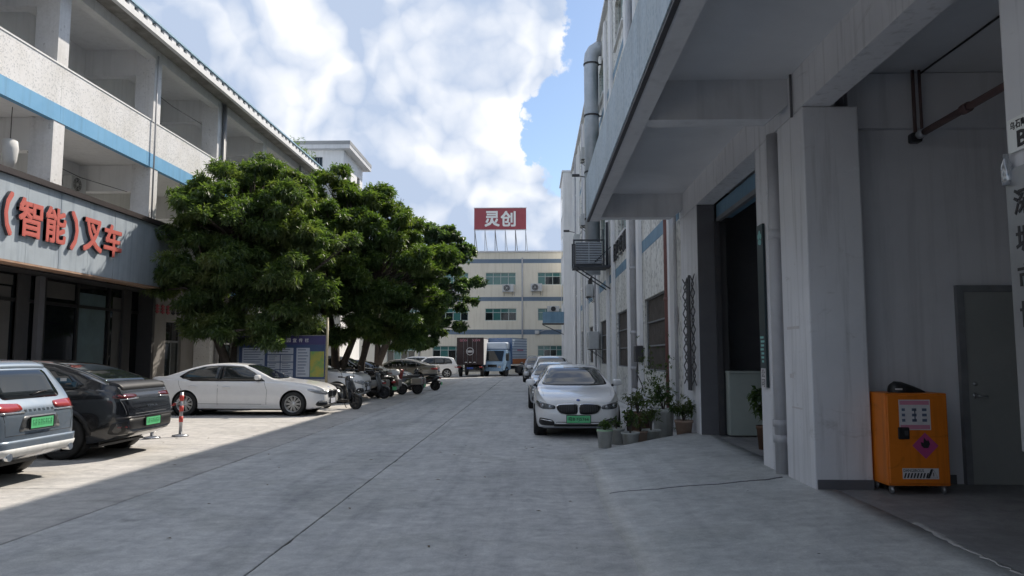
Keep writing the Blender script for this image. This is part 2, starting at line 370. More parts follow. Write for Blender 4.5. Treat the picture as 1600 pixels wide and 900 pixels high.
pm('roof_grey', (.32, .33, .34), (.26, .27, .28), .8, .8, .2)
pm('roof_blue', (.36, .52, .64), (.30, .46, .58), 1.2, .5, .1)
pm('peeling', (.34, .33, .31), (.17, .16, .15), 1.6, .9, .4, 14)
pm('fascia_panel', (.44, .50, .56), (.37, .42, .47), 1.1, .42, .06, 6, metal=.0, streak=(.66, .69, .74))
pm('fascia_cap', (.035, .028, .03), (.05, .04, .04), 2, .5)
pm('rust_edge', (.36, .20, .13), (.45, .33, .25), 2.5, .8)
pm('red_letter', (.58, .145, .12), (.52, .12, .10), 3, .55)
pm('letter_side', (.05, .05, .06), None, 3, .6)
pm('sign_red', (.36, .075, .09), (.31, .06, .075), 1.5, .6)
pm('white_letter', (.82, .82, .80), None, 3, .5)
pm('black_letter', (.02, .02, .022), None, 3, .5)
pm('steel', (.42, .43, .45), (.34, .35, .37), 3, .35, metal=.7, rvar=.1)
pm('galv', (.50, .53, .57), (.40, .44, .48), 2.2, .45, .1, 20, metal=.45, rvar=.1)
pm('dark_metal', (.035, .037, .045), (.06, .055, .055), 5, .55, .1)
pm('grey_metal', (.20, .21, .22), (.15, .155, .165), 4, .5, .1)
pm('grille_brown', (.085, .07, .06), (.13, .115, .10), 5, .7, .2)
pm('mesh_back', (.07, .066, .064), (.10, .095, .09), 2, .8)
pm('pipe_white', (.50, .50, .52), (.40, .40, .42), 2.0, .6, .15, streak=(.72, .72, .7))
pm('pipe_fire', (.10, .065, .065), (.14, .075, .07), 2.5, .6, .15)
pm('pipe_red', (.21, .095, .085), (.16, .075, .07), 2.0, .6, .15)
pm('ac_white', (.62, .63, .63), (.52, .53, .53), 2.5, .55, streak=(.75, .74, .7))
pm('ac_dark', (.03, .03, .032), None, 2, .6)
pm('cage', (.03, .035, .045), (.05, .055, .065), 4, .6)
pm('rubber', (.018, .018, .019), (.03, .03, .03), 9, .85, .2, 40)
pm('black_trim', (.015, .015, .016), None, 3, .45)
pm('chrome', (.72, .73, .74), None, 3, .12, metal=1.0)
pm('alloy', (.55, .56, .57), (.45, .46, .47), 8, .3, metal=.8)
pm('dark_alloy', (.06, .06, .065), None, 3, .35, metal=.6)
pm('plate_green', (.10, .52, .20), (.16, .60, .30), 6, .4)
pm('plate_blue', (.03, .08, .35), None, 6, .4)
pm('plate_pale', (.62, .64, .74), None, 6, .4)
glass('car_glass', (.012, .016, .018)); glass('shop_glass', (.008, .010, .012), .06, .2)
pm('lamp_smoke', (.10, .008, .010), None, 4, .12, coat=.6); pm('lamp_red', (.34, .04, .04), None, 4, .12, coat=.6); pm('lamp_clear', (.42, .44, .46), (.25, .26, .28), 18, .1, coat=1.0, metal=.4)
pm('lamp_dark', (.05, .055, .06), (.12, .13, .14), 20, .1, coat=1.0)
paint('paint_white', (.82, .82, .82), 0, .28, .12); paint('paint_black', (.008, .009, .012), 0, .2, .0); paint('paint_bluegrey', (.17, .22, .28), .5, .32, .2)
paint('paint_silver', (.45, .46, .47), .6, .3, .2); paint('paint_darkgrey', (.06, .065, .07), .3, .3, .2); paint('paint_steelblue', (.12, .16, .22), .4, .3, .2)
paint('paint_olive', (.06, .085, .06), .2, .3, .15); paint('paint_red', (.25, .03, .03), 0, .3, .15); paint('paint_taupe', (.32, .30, .27), .5, .32, .2); paint('paint_truckblue', (.07, .15, .30), 0, .4, .2)
pm('truck_brown', (.030, .017, .020), (.045, .026, .027), 1.5, .6)
pm('truck_orange', (.50, .16, .05), None, 2, .6); pm('truck_cab', (.30, .45, .62), (.26, .40, .57), 2, .4); pm('truck_pale', (.60, .68, .78), (.54, .62, .73), 2, .5); pm('truck_stripe', (.10, .19, .34), None, 2, .5)
pm('seat_vinyl', (.02, .02, .022), None, 5, .5)
pm('pot_white', (.48, .49, .47), (.36, .37, .35), 5, .6, .1, streak=(.72, .70, .62)); pm('pot_clay', (.30, .20, .15), (.36, .27, .21), 6, .8); pm('pot_green', (.30, .45, .28), None, 5, .6); pm('pot_dark', (.10, .055, .035), (.14, .08, .05), 5, .8)
leafmat('leaf_mango', (.046, .082, .040), (.135, .190, .078), (.18, .205, .088))
leafmat('leaf_dark', (.05, .09, .055), (.115, .17, .095), (.13, .165, .085))
leafmat('leaf_bright', (.048, .088, .038), (.14, .20, .070), (.19, .21, .085))
leafmat('leaf_pot', (.030, .060, .024), (.08, .12, .045), (.11, .12, .05))
pm('bark', (.075, .06, .05), (.12, .10, .085), 6, .9, .6, 25)
wall_paint('cabinet_orange', (.72, .20, .010), (.64, .17, .012)); MAT['cabinet_orange'].node_tree.nodes['Principled BSDF'].inputs['Roughness'].default_value = .42
pm('plate_white', (.80, .82, .80), None, 4, .4); pm('plate_mark', (.02, .16, .06), None, 4, .5); pm('dry_leaf', (.16, .11, .05), (.10, .07, .04), 9, .8); pm('paper', (.62, .60, .60), (.54, .52, .53), 8, .8); pm('label_pink', (.55, .22, .30), None, 4, .7); pm('label_magenta', (.42, .06, .20), None, 4, .6)
pm('teal_board', (.015, .03, .035), None, 3, .4); pm('teal_mark', (.25, .55, .52), None, 3, .5); pm('board_purple', (.035, .03, .12), (.045, .04, .14), 2, .4); pm('board_blue', (.03, .06, .15), None, 2, .4)
pm('board_paper', (.42, .46, .54), (.36, .40, .48), 3, .6); pm('board_ink', (.10, .13, .20), None, 3, .6); pm('board_yellow', (.42, .34, .06), (.10, .30, .10), 4, .6); pm('post_yellow', (.42, .36, .22), (.34, .30, .20), 3, .5)
pm('barrier_red', (.55, .06, .05), None, 3, .5); pm('barrier_white', (.7, .7, .7), None, 3, .5)
pm('door_green', (.30, .31, .30), (.26, .275, .265), 2, .5); pm('counter', (.36, .40, .37), (.31, .35, .33), 2, .6)
pm('poster_teal', (.12, .18, .19), (.08, .12, .13), 1.5, .4); pm('poster_grey', (.10, .095, .09), (.07, .068, .065), 1.5, .5); pm('blind', (.42, .42, .42), (.36, .36, .36), 3, .7)
glass('win_teal', (.055, .17, .16), .08, .5); glass('win_dark', (.012, .018, .02), .06, .5); pm('win_frame', (.50, .56, .54), None, 3, .5); pm('cloth', (.66, .67, .66), (.6, .6, .6), 4, .9)
# ================================================================== SETTING
def FR(o, u, v, w):
    return T(Vector(o)) @ Matrix((Vector(u), Vector(v), Vector(w))).transposed().to_4x4()
W_negX = lambda x: FR((x, 0, 0), (0, 1, 0), (0, 0, 1), (-1, 0, 0))     # u = world Y, v = world Z
W_posX = lambda x: FR((x, 0, 0), (0, 1, 0), (0, 0, 1), (1, 0, 0))
W_negY = lambda y: FR((0, y, 0), (1, 0, 0), (0, 0, 1), (0, -1, 0))     # u = world X
GROUND = MB().add([(-400, -300, -.035), (400, -300, -.035), (400, 500, -.035), (-400, 500, -.035)], [(0, 1, 2, 3)]).build('ground', MAT['soil']); struct(GROUND)
road = thing('road', None, None); struct(road)
ROWS = [9.46+4.7*k for k in range(-4, 12)]
def slab_at(parent, x0, x1, y0, y1, mat, top):
    """A concrete slab whose joints are worn and a little crooked."""
    P = []; rnd = random.Random(int((x0*31+y0*17)*10))
    def edge(a, b):
        n = max(4, int(math.dist(a, b)/.16)); w = 0
        for k in range(n):
            t = k/n; w = w*.6+rnd.uniform(-.006, .006); dx, dy = b[0]-a[0], b[1]-a[1]; L = math.hypot(dx, dy); g = .005+abs(w)*.9+(rnd.random() < .05)*rnd.uniform(.005, .02)
            P.append((a[0]+dx*t-dy/L*g, a[1]+dy*t+dx/L*g))
    edge((x0, y0), (x1, y0)); edge((x1, y0), (x1, y1)); edge((x1, y1), (x0, y1)); edge((x0, y1), (x0, y0))
    n = len(P); cx, cy = (x0+x1)/2, (y0+y1)/2
    inner = [(cx+(p[0]-cx)*.994, cy+(p[1]-cy)*.994) for p in P]
    vs_ = [(p[0], p[1], -.12) for p in P]+[(p[0], p[1], top-.006) for p in P]+[(p[0], p[1], top) for p in inner]
    fs_ = [(i, (i+1) % n, n+(i+1) % n, n+i) for i in range(n)]+[(n+i, n+(i+1) % n, 2*n+(i+1) % n, 2*n+i) for i in range(n)]+[tuple(range(2*n, 3*n))]
    return MB().add(vs_, fs_).build('slab', mat, parent)
for i in range(len(ROWS)-1):
    for (a, b) in ((-4.82, -2.255), (-2.255, 1.9)):
        slab_at(road, a, b, ROWS[i], ROWS[i+1], MAT['road'], random.uniform(-.003, .003))
    slab_at(road, 1.9, 3.2, ROWS[i], ROWS[i+1], MAT['road'], -.003)
lot = thing('parking_area', None, None); struct(lot)
for i in range(len(ROWS)-1):
    for (a, b) in ((-14.1, -9.5), (-9.5, -4.82)):
        slab_at(lot, a, b, ROWS[i], ROWS[i+1], MAT['parking'], random.uniform(-.003, .003))
boxo('slab', MAT['parking'], lot, -30, 20, ROWS[-1]+.02, 70, -.16, -.002)
# the ramp apron in front of the loading doors and its broken edge
ap = MB(); ys = np.linspace(-6, 14.9, 60); nx = 10
vs_ = []; fs_ = []
for j, y in enumerate(ys):
    jag = .03*math.sin(y*1.3)+.012*math.sin(y*4.7+1)
    xl = .80+jag if y < 12.9 else .80+(y-12.9)/2.0*2.2
    xl = min(xl, 3.05)
    for i in range(nx+1):
        x = xl+(3.42-xl)*i/nx; z = .006+.174*min(1, max(0, (x-.78)/2.42))**.8
        vs_.append((x, y, z))
for j in range(len(ys)-1):
    for i in range(nx): a = j*(nx+1)+i; fs_.append((a, a+1, a+nx+2, a+nx+1))
ap.add(vs_, fs_, True)
for i in range(nx+1):     # front lip of the far end
    pass
apron = ap.build('apron', MAT['apron']); struct(apron)
md = apron.modifiers.new('thickness', 'SOLIDIFY'); md.thickness = .2; md.offset = -1
def ribbon(name, pts, widths, zf, mat, parent=None, thick=.012):
    vs_ = []; fs_ = []
    for (p, w) in zip(pts, widths):
        for k in range(4):
            u = k/3-.5; x = p[0]+u*w; vs_.append((x, p[1], zf(x, p[1])+(thick if k in (1, 2) else -.006)))
    for q in range(len(pts)-1):
        for k in range(3): a = q*4+k; fs_.append((a, a+1, a+5, a+4))
    return MB().add(vs_, fs_, True).build(name, mat, parent)
def apz(x, y): return .006+.174*min(1, max(0, (x-.78)/2.42))**.8
rr = random.Random(4)
ck = MB(); prev = None
def gz(x, y): return apz(x, y)+.001
cpts = [(3.10, 9.55), (2.85, 9.42), (2.55, 9.40), (2.2, 9.30), (1.9, 9.33), (1.5, 9.25), (1.15, 9.28), (.85, 9.22)]
cc = []
for a, b in zip(cpts[:-1], cpts[1:]):
    for t in np.linspace(0, 1, 6)[:-1]: x = a[0]+(b[0]-a[0])*t; y = a[1]+(b[1]-a[1])*t+rr.uniform(-.012, .012); cc.append((x, y, gz(x, y)))
struct(ck.tube(cc, [.012*(1-.7*i/len(cc)) for i in range(len(cc))], 5).build('crack', MAT['dark_wall']))
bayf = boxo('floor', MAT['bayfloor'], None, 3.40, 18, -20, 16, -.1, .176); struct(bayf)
pts = []; ws = []
for k in range(70):
    y = 7.0-k*.05; pts.append((3.44+.06*math.sin(y*1.9)+rr.uniform(-.02, .02), y)); ws.append(max(.02, .06+.04*math.sin(y*3.1)+rr.uniform(-.03, .03)))
struct(ribbon('broken_edging', pts, ws, lambda x, y: .180, MAT['rubble'], None, .006))

# ================================================================== RIGHT FACTORY BUILDING
RB = thing('factory_building', 'long tiled factory with deep concrete canopy and loading bays on the right', 'building', (3.2, 16, 0))
RBM = Matrix.Translation((-3.2, -16, 0))
def rb(o): o.parent = RB; o.matrix_parent_inverse = RBM; return o
def rbox(name, mat, *a, bev=0.0): return rb(boxo(name, MAT[mat], None, *a, bev=bev))
RH = 16.65; YE = 60.0
starts = [17.95+7.2*k for k in range(6)]; WL = 3.5
gh = [(s, s+WL, 1.28, 3.3) for s in starts if s+WL < YE]
uh = []
for (z0, z1) in ((6.1, 8.2), (10.0, 12.1), (13.6, 15.4)):
    for s in starts: uh.append((s+.2, s+2.9, z0, z1))
rb(panel(16.1, YE, 0, RH, gh+[h for h in uh if h[1] < YE], W_negX(3.2), .22, 'wall', MAT['tile_right'], None))
uh2 = [(-14+7.2*k, -11+7.2*k, z0, z1) for k in range(4) for (z0, z1) in ((6.6, 8.2), (10.0, 12.1), (13.6, 15.4))]
rb(panel(-20, 16.1, 5.3, RH, uh2, W_negX(3.2), .22, 'wall', MAT['tile_right'], None))
for (a, b, c, d) in gh:
    boxg = rbox('window_grille', 'mesh_back', 3.40, 3.42, a, b, c, d)
    fr = MB()
    for z in np.linspace(c+.02, d-.02, 4): fr.box(3.255, 3.29, a, b, z-.02, z+.02)
    for y in (a+.02, b-.02): fr.box(3.252, 3.292, y-.02, y+.02, c, d)
    o = fr.build('frame', MAT['grey_metal'], None); o.parent = boxg
    sl = MB()
    for k in range(30):
        y = a+.06+(b-a-.12)*k/29; sl.box(3.30, 3.318, y-.028, y+.028, c, d)
    o = sl.build('slats', MAT['grille_brown'], None); o.parent = boxg; o['kind'] = 'stuff'
for (a, b, c, d) in [h for h in uh if h[1] < YE]+uh2:
    w = rbox('window', 'win_frame', 3.33, 3.36, a, b, c, c+.06)
    fr = MB(); fr.box(3.33, 3.36, a, b, d-.06, d); fr.box(3.33, 3.36, a, a+.06, c+.06, d-.06); fr.box(3.33, 3.36, b-.06, b, c+.06, d-.06)
    for k in (1, 2): y = a+(b-a)*k/3; fr.box(3.33, 3.36, y-.025, y+.025, c+.06, d-.06)
    fr.build('frame', MAT['win_frame'], w)
    for k in range(3):
        y = a+(b-a)*k/3; boxo('pane', MAT['win_dark'] if (k+int(a)) % 2 else MAT['win_teal'], w, 3.342+.004*(k % 2), 3.35+.004*(k % 2), y+.03, y+(b-a)/3-.03, c+.06, d-.06)
    rbox('sill', 'white_plaster', 3.10, 3.2, a-.08, b+.08, c-.10, c-.02)
rbox('blue_band', 'blue_band_old', 3.194, 3.2, 16.2, YE, 4.70, 5.05)
rbox('blue_band', 'blue_band_old', 3.194, 3.2, 16.2, YE, 9.0, 9.3)
rbox('blue_band', 'blue_band_old', 3.194, 3.2, 16.2, YE, 12.7, 13.0)
for s in starts:
    for off in (-1.05, WL+.35):
        y = s+off
        if 16.5 < y < YE-1: rbox('pilaster', 'white_plaster', 3.09, 3.19, y, y+.62, 0, RH-.35)
rbox('parapet_coping', 'grey_plaster', 3.02, 3.45, -20, YE, RH, RH+.16)
rbox('roof', 'roof_grey', 3.3, 20, -20, YE-.02, RH-.4, RH-.1)
rbox('rear_wall', 'grey_plaster', 19.8, 20, -20, YE, 0, RH-.41)
rbox('end_wall', 'grey_plaster', 3.25, 19.79, YE-.2, YE-.01, 0, RH-.42)
rbox('end_wall', 'grey_plaster', 3.25, 19.79, -20, -19.8, 0, RH-.42)
rbox('stair_block', 'white_plaster', 2.42, 8.0, YE+.02, 66, 0, 16.75)
rbox('stair_coping', 'grey_plaster', 2.30, 8.1, YE-.06, 66.1, 16.76, 16.9)
for z0 in (6.0, 10.0, 13.4):
    w = rbox('window', 'win_frame', 2.40, 2.416, 61.5, 64.5, z0, z0+1.7); boxo('pane', MAT['win_dark'], w, 2.392, 2.40, 61.6, 64.4, z0+.1, z0+1.6)
rbox('floor_slab', 'soffit', 3.55, 19.7, -19.7, YE-.3, 5.18, 5.32)
# loading bays under the canopy
rbox('partition_wall', 'bay_wall', 3.86, 12, 9.10, 9.35, .17, 5.17)
rbox('wall_beam', 'bay_wall', 3.87, 12, 9.0, 9.099, 4.48, 5.17)
rbox('partition_wall', 'bay_wall', 12, 12.2, -2, 15.95, .17, 5.17)
rbox('partition_wall', 'bay_wall', 3.86, 12, 1.2, 1.4, .17, 5.17)
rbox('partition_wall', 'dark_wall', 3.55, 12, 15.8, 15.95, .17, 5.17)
def pillar(x0, x1, y0, y1, z0, z1):
    o = rb(MB().box(x0, x1, y0, y1, z0, z1, None, .018).build('pillar', MAT['pillar_paint'])); return o
pillar(3.2, 3.86, 8.70, 9.62, .0, 4.66); pillar(3.2, 3.86, 4.02, 5.0, 0, 4.66); pillar(3.2, 3.60, 10.12, 10.62, 0, 4.66); pillar(3.2, 3.55, 14.53, 16.12, 0, 4.66); pillar(3.2, 3.86, -1.2, -.2, 0, 4.66)
rbox('wall', 'pillar_paint', 3.34, 3.58, 9.60, 10.14, .1, 4.66)
rbox('plinth', 'dark_wall', 3.225, 3.855, 8.680, 8.697, .17, .285)
rbox('plinth', 'dark_wall', 3.87, 5.0, 9.082, 9.098, .17, .285)
rbox('beam', 'pillar_paint', 3.2, 3.54, -20, 16.1, 4.662, 5.30)
# door recess: head, shutter box, jamb
rbox('shutter_box', 'blue_band_old', 3.60, 3.9, 10.62, 14.53, 4.40, 4.66)
rbox('shutter_rail', 'grey_metal', 3.585, 3.66, 10.62, 14.53, 4.31, 4.395)
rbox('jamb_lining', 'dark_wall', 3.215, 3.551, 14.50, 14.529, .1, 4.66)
rbox('door_jamb', 'shop_dark', 3.555, 3.75, 14.42, 14.53, .18, 4.30)
rbox('door_track', 'dark_metal', 3.52, 3.62, 14.36, 14.418, .18, 4.30)
# canopy
rbox('canopy_fascia', 'tile_blue', 1.15, 1.30, -8, 16.1, 4.66, 5.58)
rbox('canopy_drip_edge', 'dark_metal', 1.162, 1.215, -8, 16.09, 4.615, 4.659)
rbox('canopy_edge_beam', 'grey_plaster', 1.216, 1.43, -8, 16.08, 4.625, 5.17)
rbox('canopy_slab', 'soffit', 1.301, 3.199, -8, 16.07, 5.171, 5.31)
for y in (-3.9, 2.6, 9.16, 15.80):
    mb = MB(); y1 = y+.30
    pts = [(1.431, 4.66), (2.98, 4.66), (3.199, 4.84), (3.199, 5.17), (1.431, 5.17)]
    vv = [(x, y, z) for x, z in pts]+[(x, y1, z) for x, z in pts]; n = len(pts)
    mb.add(vv, [tuple(range(n))[::-1], tuple(range(n, 2*n))]+[(i, (i+1) % n, n+(i+1) % n, n+i) for i in range(n)])
    rb(mb.build('canopy_beam', MAT['grey_plaster']))
pp = MB(); pp.tube([(3.175, 8.98, 5.16), (3.175, 8.98, 4.9), (3.175, 8.98, 4.62)], .016, 6); rb(pp.build('conduit', MAT['dark_wall']))

# pipes fixed to the right building
def rpipe(name, pts, r, mat, collars=()):
    o = rb(MB().tube(pts, r, 12).build(name, MAT[mat]))
    if collars:
        for (p, rr_, h) in collars:
            c = MB().lathe([(r*.9, -h/2), (rr_, -h/2), (rr_, h/2), (r*.9, h/2)], 14, T(Vector(p))).build('pipe_collar', MAT[mat]); c.parent = o
    return o
rpipe('drain_pipe', [(3.21, 9.85, .12), (3.21, 9.85, 3.2), (3.22, 9.85, 3.3), (3.22, 9.85, 4.66)], .085, 'pipe_white', [((3.21, 9.85, .62), .105, .10), ((3.21, 9.85, .82), .105, .09), ((3.22, 9.85, 3.3), .098, .12)])
rpipe('drain_pipe', [(3.10, 17.25, .25), (3.10, 17.25, 4.5), (3.10, 17.25, 9)], .075, 'pipe_red', [((3.10, 17.25, 3.0), .09, .08)])
rpipe('drain_pipe', [(3.12, 16.35, .1), (3.12, 16.35, 9)], .04, 'pipe_white')
rpipe('drain_pipe', [(3.08, 23.0, .5), (3.08, 23.0, 16.4)], .10, 'pipe_white', [((3.08, 23.0, 2.4), .12, .1), ((3.08, 23, 4.4), .12, .08), ((3.08, 23, 1.3), .12, .1)])
rpipe('drain_pipe', [(3.10, 36.9, .2), (3.10, 36.9, 16.4)], .09, 'pipe_white', [((3.1, 36.9, 3.2), .105, .1)])
rpipe('drain_pipe', [(3.10, 46.2, .2), (3.10, 46.2, 16.4)], .09, 'pipe_white')
rpipe('drain_pipe', [(3.10, 54.5, .2), (3.10, 54.5, 16.4)], .09, 'pipe_white')
rpipe('waste_pipe', [(3.05, 23.0, .62), (2.9, 19.5, .52), (2.62, 16.6, .42), (2.5, 15.6, .38)], .085, 'pipe_white', [])
rpipe('cable', [(3.15, 22.2, 2.4), (3.12, 22.3, 1.7), (3.05, 22.2, 1.1), (3.12, 22.6, .7), (3.08, 22.0, .5)], .018, 'dark_metal')
rpipe('cable', [(3.12, 22.5, 1.6), (3.0, 22.0, 1.2), (3.12, 21.6, .8), (3.06, 21.9, .4)], .015, 'dark_metal')
mbx = rbox('meter_box', 'dark_metal', 2.95, 3.18, 21.75, 22.2, 1.5, 1.98, bev=.03)
# ventilation duct, a big silver pipe with an elbow
vd = thing('ventilation_duct', 'fat silver ventilation duct with an elbow rising above the canopy', 'duct', (2.72, 34, 9))
mb = MB(); mb.tube([(0, 0, -3.6), (0, 0, 6.6), (.03, 0, 6.85), (.14, 0, 7.05), (.30, 0, 7.16), (.62, 0, 7.2)], [.34]*6, 18); mb.build('pipe', MAT['galv'], vd)
for z in (-1, 1.2, 3.9, 6.4):
    mb = MB().lathe([(.33, z-.04), (.37, z-.04), (.37, z+.04), (.33, z+.04)], 18); mb.bar((.3, 0, z), (.5, 0, z), .05); mb.build('clamp', MAT['dark_metal'], vd)
# security camera bracket
# red pipes inside the bay
fp = thing('fire_pipe', 'dull red pipe hanging under the ceiling of the loading bay', 'pipe', (4.62, 8.9, 4.33))
MB().tube([(0, -.0, 0), (0, -5.5, 0)], .040, 10).build('pipe', MAT['pipe_fire'], fp)
MB().tube([(.02, .03, .85), (.02, .03, -.03)], .022, 8).build('riser', MAT['pipe_fire'], fp); MB().tube([(.10, .03, .85), (.10, .03, .0)], .018, 8).build('riser', MAT['pipe_fire'], fp)
MB().box(-.065, .065, -.065, .065, -.07, .05, None, .025).build('elbow', MAT['black_trim'], fp)
MB().tube([(0, -1.0, 0), (0, -1.12, 0)], .055, 12).build('coupling', MAT['pipe_fire'], fp); MB().tube([(0, -.10, 0), (0, -.22, 0)], .05, 12).build('coupling', MAT['galv'], fp)
MB().tube([(4.75, 9.0, 5.15), (4.76, 8.0, 5.15), (4.76, 6.0, 5.15)], .012, 6).build('ceiling_cable', MAT['black_trim'], RB).matrix_parent_inverse = RBM
# door in the bay wall
dr = rbox('door', 'door_green', 5.17, 6.08, 9.045, 9.096, .18, 2.46)
fr = MB(); fr.box(5.09, 5.168, 9.03, 9.098, .18, 2.54); fr.box(6.082, 6.16, 9.03, 9.098, .18, 2.54); fr.box(5.168, 6.082, 9.03, 9.098, 2.462, 2.54); o = fr.build('door_frame', MAT['grey_metal']); o.parent = dr
hb = MB(); hb.lathe([(0, 0), (.032, 0), (.032, .012), (0, .012)], 14, T((5.25, 9.045, 1.22)) @ RotX(math.pi/2)); hb.tube([(5.25, 9.03, 1.22), (5.25, 8.99, 1.22), (5.36, 8.985, 1.215)], .011, 8)
hb.lathe([(0, 0), (.024, 0), (.024, .016), (0, .016)], 14, T((5.25, 9.045, 1.36)) @ RotX(math.pi/2)); o = hb.build('door_handle', MAT['steel']); o.parent = dr

# ================================================================== LEFT FACTORY BUILDING
LB = thing('factory_building', 'three storey white tiled factory with open galleries and blue band on the left', 'building', (-13.7, 25, 0))
LBM = Matrix.Translation((13.7, -25, 0))
def lb(o): o.parent = LB; o.matrix_parent_inverse = LBM; return o
def lbox(name, mat, *a, bev=0.0): return lb(boxo(name, MAT[mat], None, *a, bev=bev))
LY0, LY1 = -12.0, 46.5
CY = [20.2+5.36*k for k in range(-5, 5)]
for y in CY:
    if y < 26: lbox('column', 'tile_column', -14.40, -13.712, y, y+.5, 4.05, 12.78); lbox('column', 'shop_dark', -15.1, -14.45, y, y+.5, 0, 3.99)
    else: lbox('column', 'tile_column', -14.40, -13.712, y, y+.5, 0, 12.78)
    for zc in (8.50, 12.78):
        lbox('cross_beam', 'white_plaster', -16.34, -14.41, y+.06, y+.42, zc-.95, zc-.002)
CY2 = [LY0]+[c for c in CY if c > LY0]+[LY1]
for i in range(len(CY2)-1):
    a, b = CY2[i]+.25, CY2[i+1]+.25
    for z0, z1 in ((8.40, 10.06), (4.40, 6.0)):
        lbox('parapet', 'tile_left', -13.86, -13.70, a+.004, b-.004, z0+.50, z1)
        lbox('blue_band', 'blue_band', -13.87, -13.694, a+.003, b-.003, z0, z0+.499)
        lbox('parapet_coping', 'white_plaster', -13.90, -13.68, a+.005, b-.005, z1+.001, z1+.05)
lbox('floor_slab', 'white_plaster', -16.34, -13.872, LY0, LY1, 8.51, 8.70)
lbox('floor_slab', 'white_plaster', -16.34, -13.872, LY0, LY1, 4.50, 4.70)
lbox('edge_beam', 'white_plaster', -14.05, -13.72, LY0, LY1, 12.42, 12.775)
lbox('roof_slab', 'white_plaster', -24, -13.70, LY0, LY1, 12.785, 12.94); lbox('eave_soffit', 'peeling', -13.698, -12.96, LY0, LY1, 12.77, 12.94)
lbox('gutter', 'white_plaster', -12.955, -12.80, LY0, LY1, 12.56, 12.76)
for k in range(105):
    y = LY0+.3+k*.555
    if y < LY1-.2: lbox('gutter_block', 'white_plaster', -12.95, -12.81, y, y+.30, 12.761, 12.915)
lbox('gutter_shadow_gap', 'grey_metal', -12.955, -12.90, LY0, LY1, 12.762, 12.93)
lbox('roof_edge', 'roof_blue', -13.8, -12.765, LY0, LY1, 12.935, 13.0)
lbox('end_wall', 'white_plaster', -24, -13.72, LY1+.01, LY1+.2, 0, 12.78)
lbox('end_wall', 'white_plaster', -24, -13.72, LY0-.2, LY0-.01, 0, 12.78)
bh = []
for y in CY[:-1]:
    for z in (4.72, 8.72):
        bh.append((y+1.0, y+2.0, z, z+2.1)); bh.append((y+2.5, y+4.7, z+.95, z+2.1))
lb(panel(LY0, LY1, 4.6, 12.78, bh, W_posX(-16.35), .2, 'gallery_wall', MAT['white_plaster'], None))
for (a, b, c, d) in bh:
    w = lbox('window', 'grey_metal', -16.56, -16.52, a, b, c, c+.05)
    fr = MB(); fr.box(-16.56, -16.52, a, b, d-.05, d); fr.box(-16.56, -16.52, a, a+.05, c+.05, d-.05); fr.box(-16.56, -16.52, b-.05, b, c+.05, d-.05); fr.box(-16.56, -16.52, (a+b)/2-.02, (a+b)/2+.02, c+.05, d-.05); o = fr.build('frame', MAT['grey_metal'], w)
    for k in (0, 1): boxo('pane', MAT['win_dark'], w, -16.545, -16.535, a+.05 if k == 0 else (a+b)/2+.02, (a+b)/2-.02 if k == 0 else b-.05, c+.05, d-.05)
lbox('rear_wall', 'white_plaster', -24, -23.8, LY0, LY1, 0, 12.78)
def lpipe(x, y, z0, z1, r, mat): return lb(MB().tube([(x, y, z0), (x, y, z1)], r, 8).build('drain_pipe', MAT[mat]))
lpipe(-13.60, 25.55, 6.4, 12.5, .03, 'pipe_white'); lpipe(-13.62, 31.35, .1, 12.7, .075, 'grey_metal'); lpipe(-13.62, 31.52, .1, 12.7, .05, 'pipe_white'); lpipe(-13.62, 41.9, .1, 12.7, .06, 'pipe_white')
# ground floor: plain wall beyond the shop, glazed shop front
gw = [(28.55, 29.85, .3, 3.0), (33.2, 35.0, 1.0, 3.0), (38.6, 40.4, 1.0, 3.0)]
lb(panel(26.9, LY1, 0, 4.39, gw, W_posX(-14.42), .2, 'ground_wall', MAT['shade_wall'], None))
for (a, b, c, d) in gw:
    w = lbox('window', 'grey_metal', -14.56, -14.52, a, b, c, c+.05); fr = MB(); m_ = (a+b)/2
    fr.box(-14.56, -14.52, a, a+.06, c+.05, d); fr.box(-14.56, -14.52, b-.06, b, c+.05, d); fr.box(-14.56, -14.52, m_-.03, m_+.03, c+.05, d-.75); fr.box(-14.56, -14.52, a+.06, b-.06, d-.80, d-.72); fr.build('frame', MAT['grey_metal'], w)
    boxo('pane', MAT['win_dark'], w, -14.545, -14.535, a+.06, m_-.03, c+.05, d-.8); boxo('pane', MAT['win_dark'], w, -14.545, -14.535, m_+.03, b-.06, c+.05, d-.8); boxo('pane', MAT['shop_glass'], w, -14.545, -14.535, a+.06, b-.06, d-.72, d)
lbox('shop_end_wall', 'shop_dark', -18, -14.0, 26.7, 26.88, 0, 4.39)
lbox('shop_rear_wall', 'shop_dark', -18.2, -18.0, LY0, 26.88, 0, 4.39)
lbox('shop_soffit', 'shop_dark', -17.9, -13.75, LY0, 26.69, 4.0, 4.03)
sg = [8.0, 9.6, 11.2, 12.8, 14.4, 16.0, 17.6, 19.1, 20.2, 21.4, 23.0, 24.75, 25.9, 26.68]
for i in range(len(sg)-1):
    a, b = sg[i], sg[i+1]
    m = lbox('shop_mullion', 'black_trim', -14.62, -14.50, a, a+.10, .02, 3.99)
    boxo('pane', MAT['shop_glass'], m, -14.57, -14.55, a+.105, b-.005, .3, 3.2)
    boxo('transom', MAT['black_trim'], m, -14.61, -14.51, a+.105, b-.005, 3.2, 3.3); boxo('pane', MAT['shop_glass'], m, -14.57, -14.55, a+.105, b-.005, 3.3, 3.99); boxo('kick_plate', MAT['black_trim'], m, -14.60, -14.52, a+.105, b-.005, .02, .3)
lbox('window_poster', 'poster_teal', -14.548, -14.54, 23.15, 24.6, .5, 3.70)
lbox('window_poster', 'poster_grey', -14.548, -14.54, 21.55, 22.9, 3.42, 3.92)
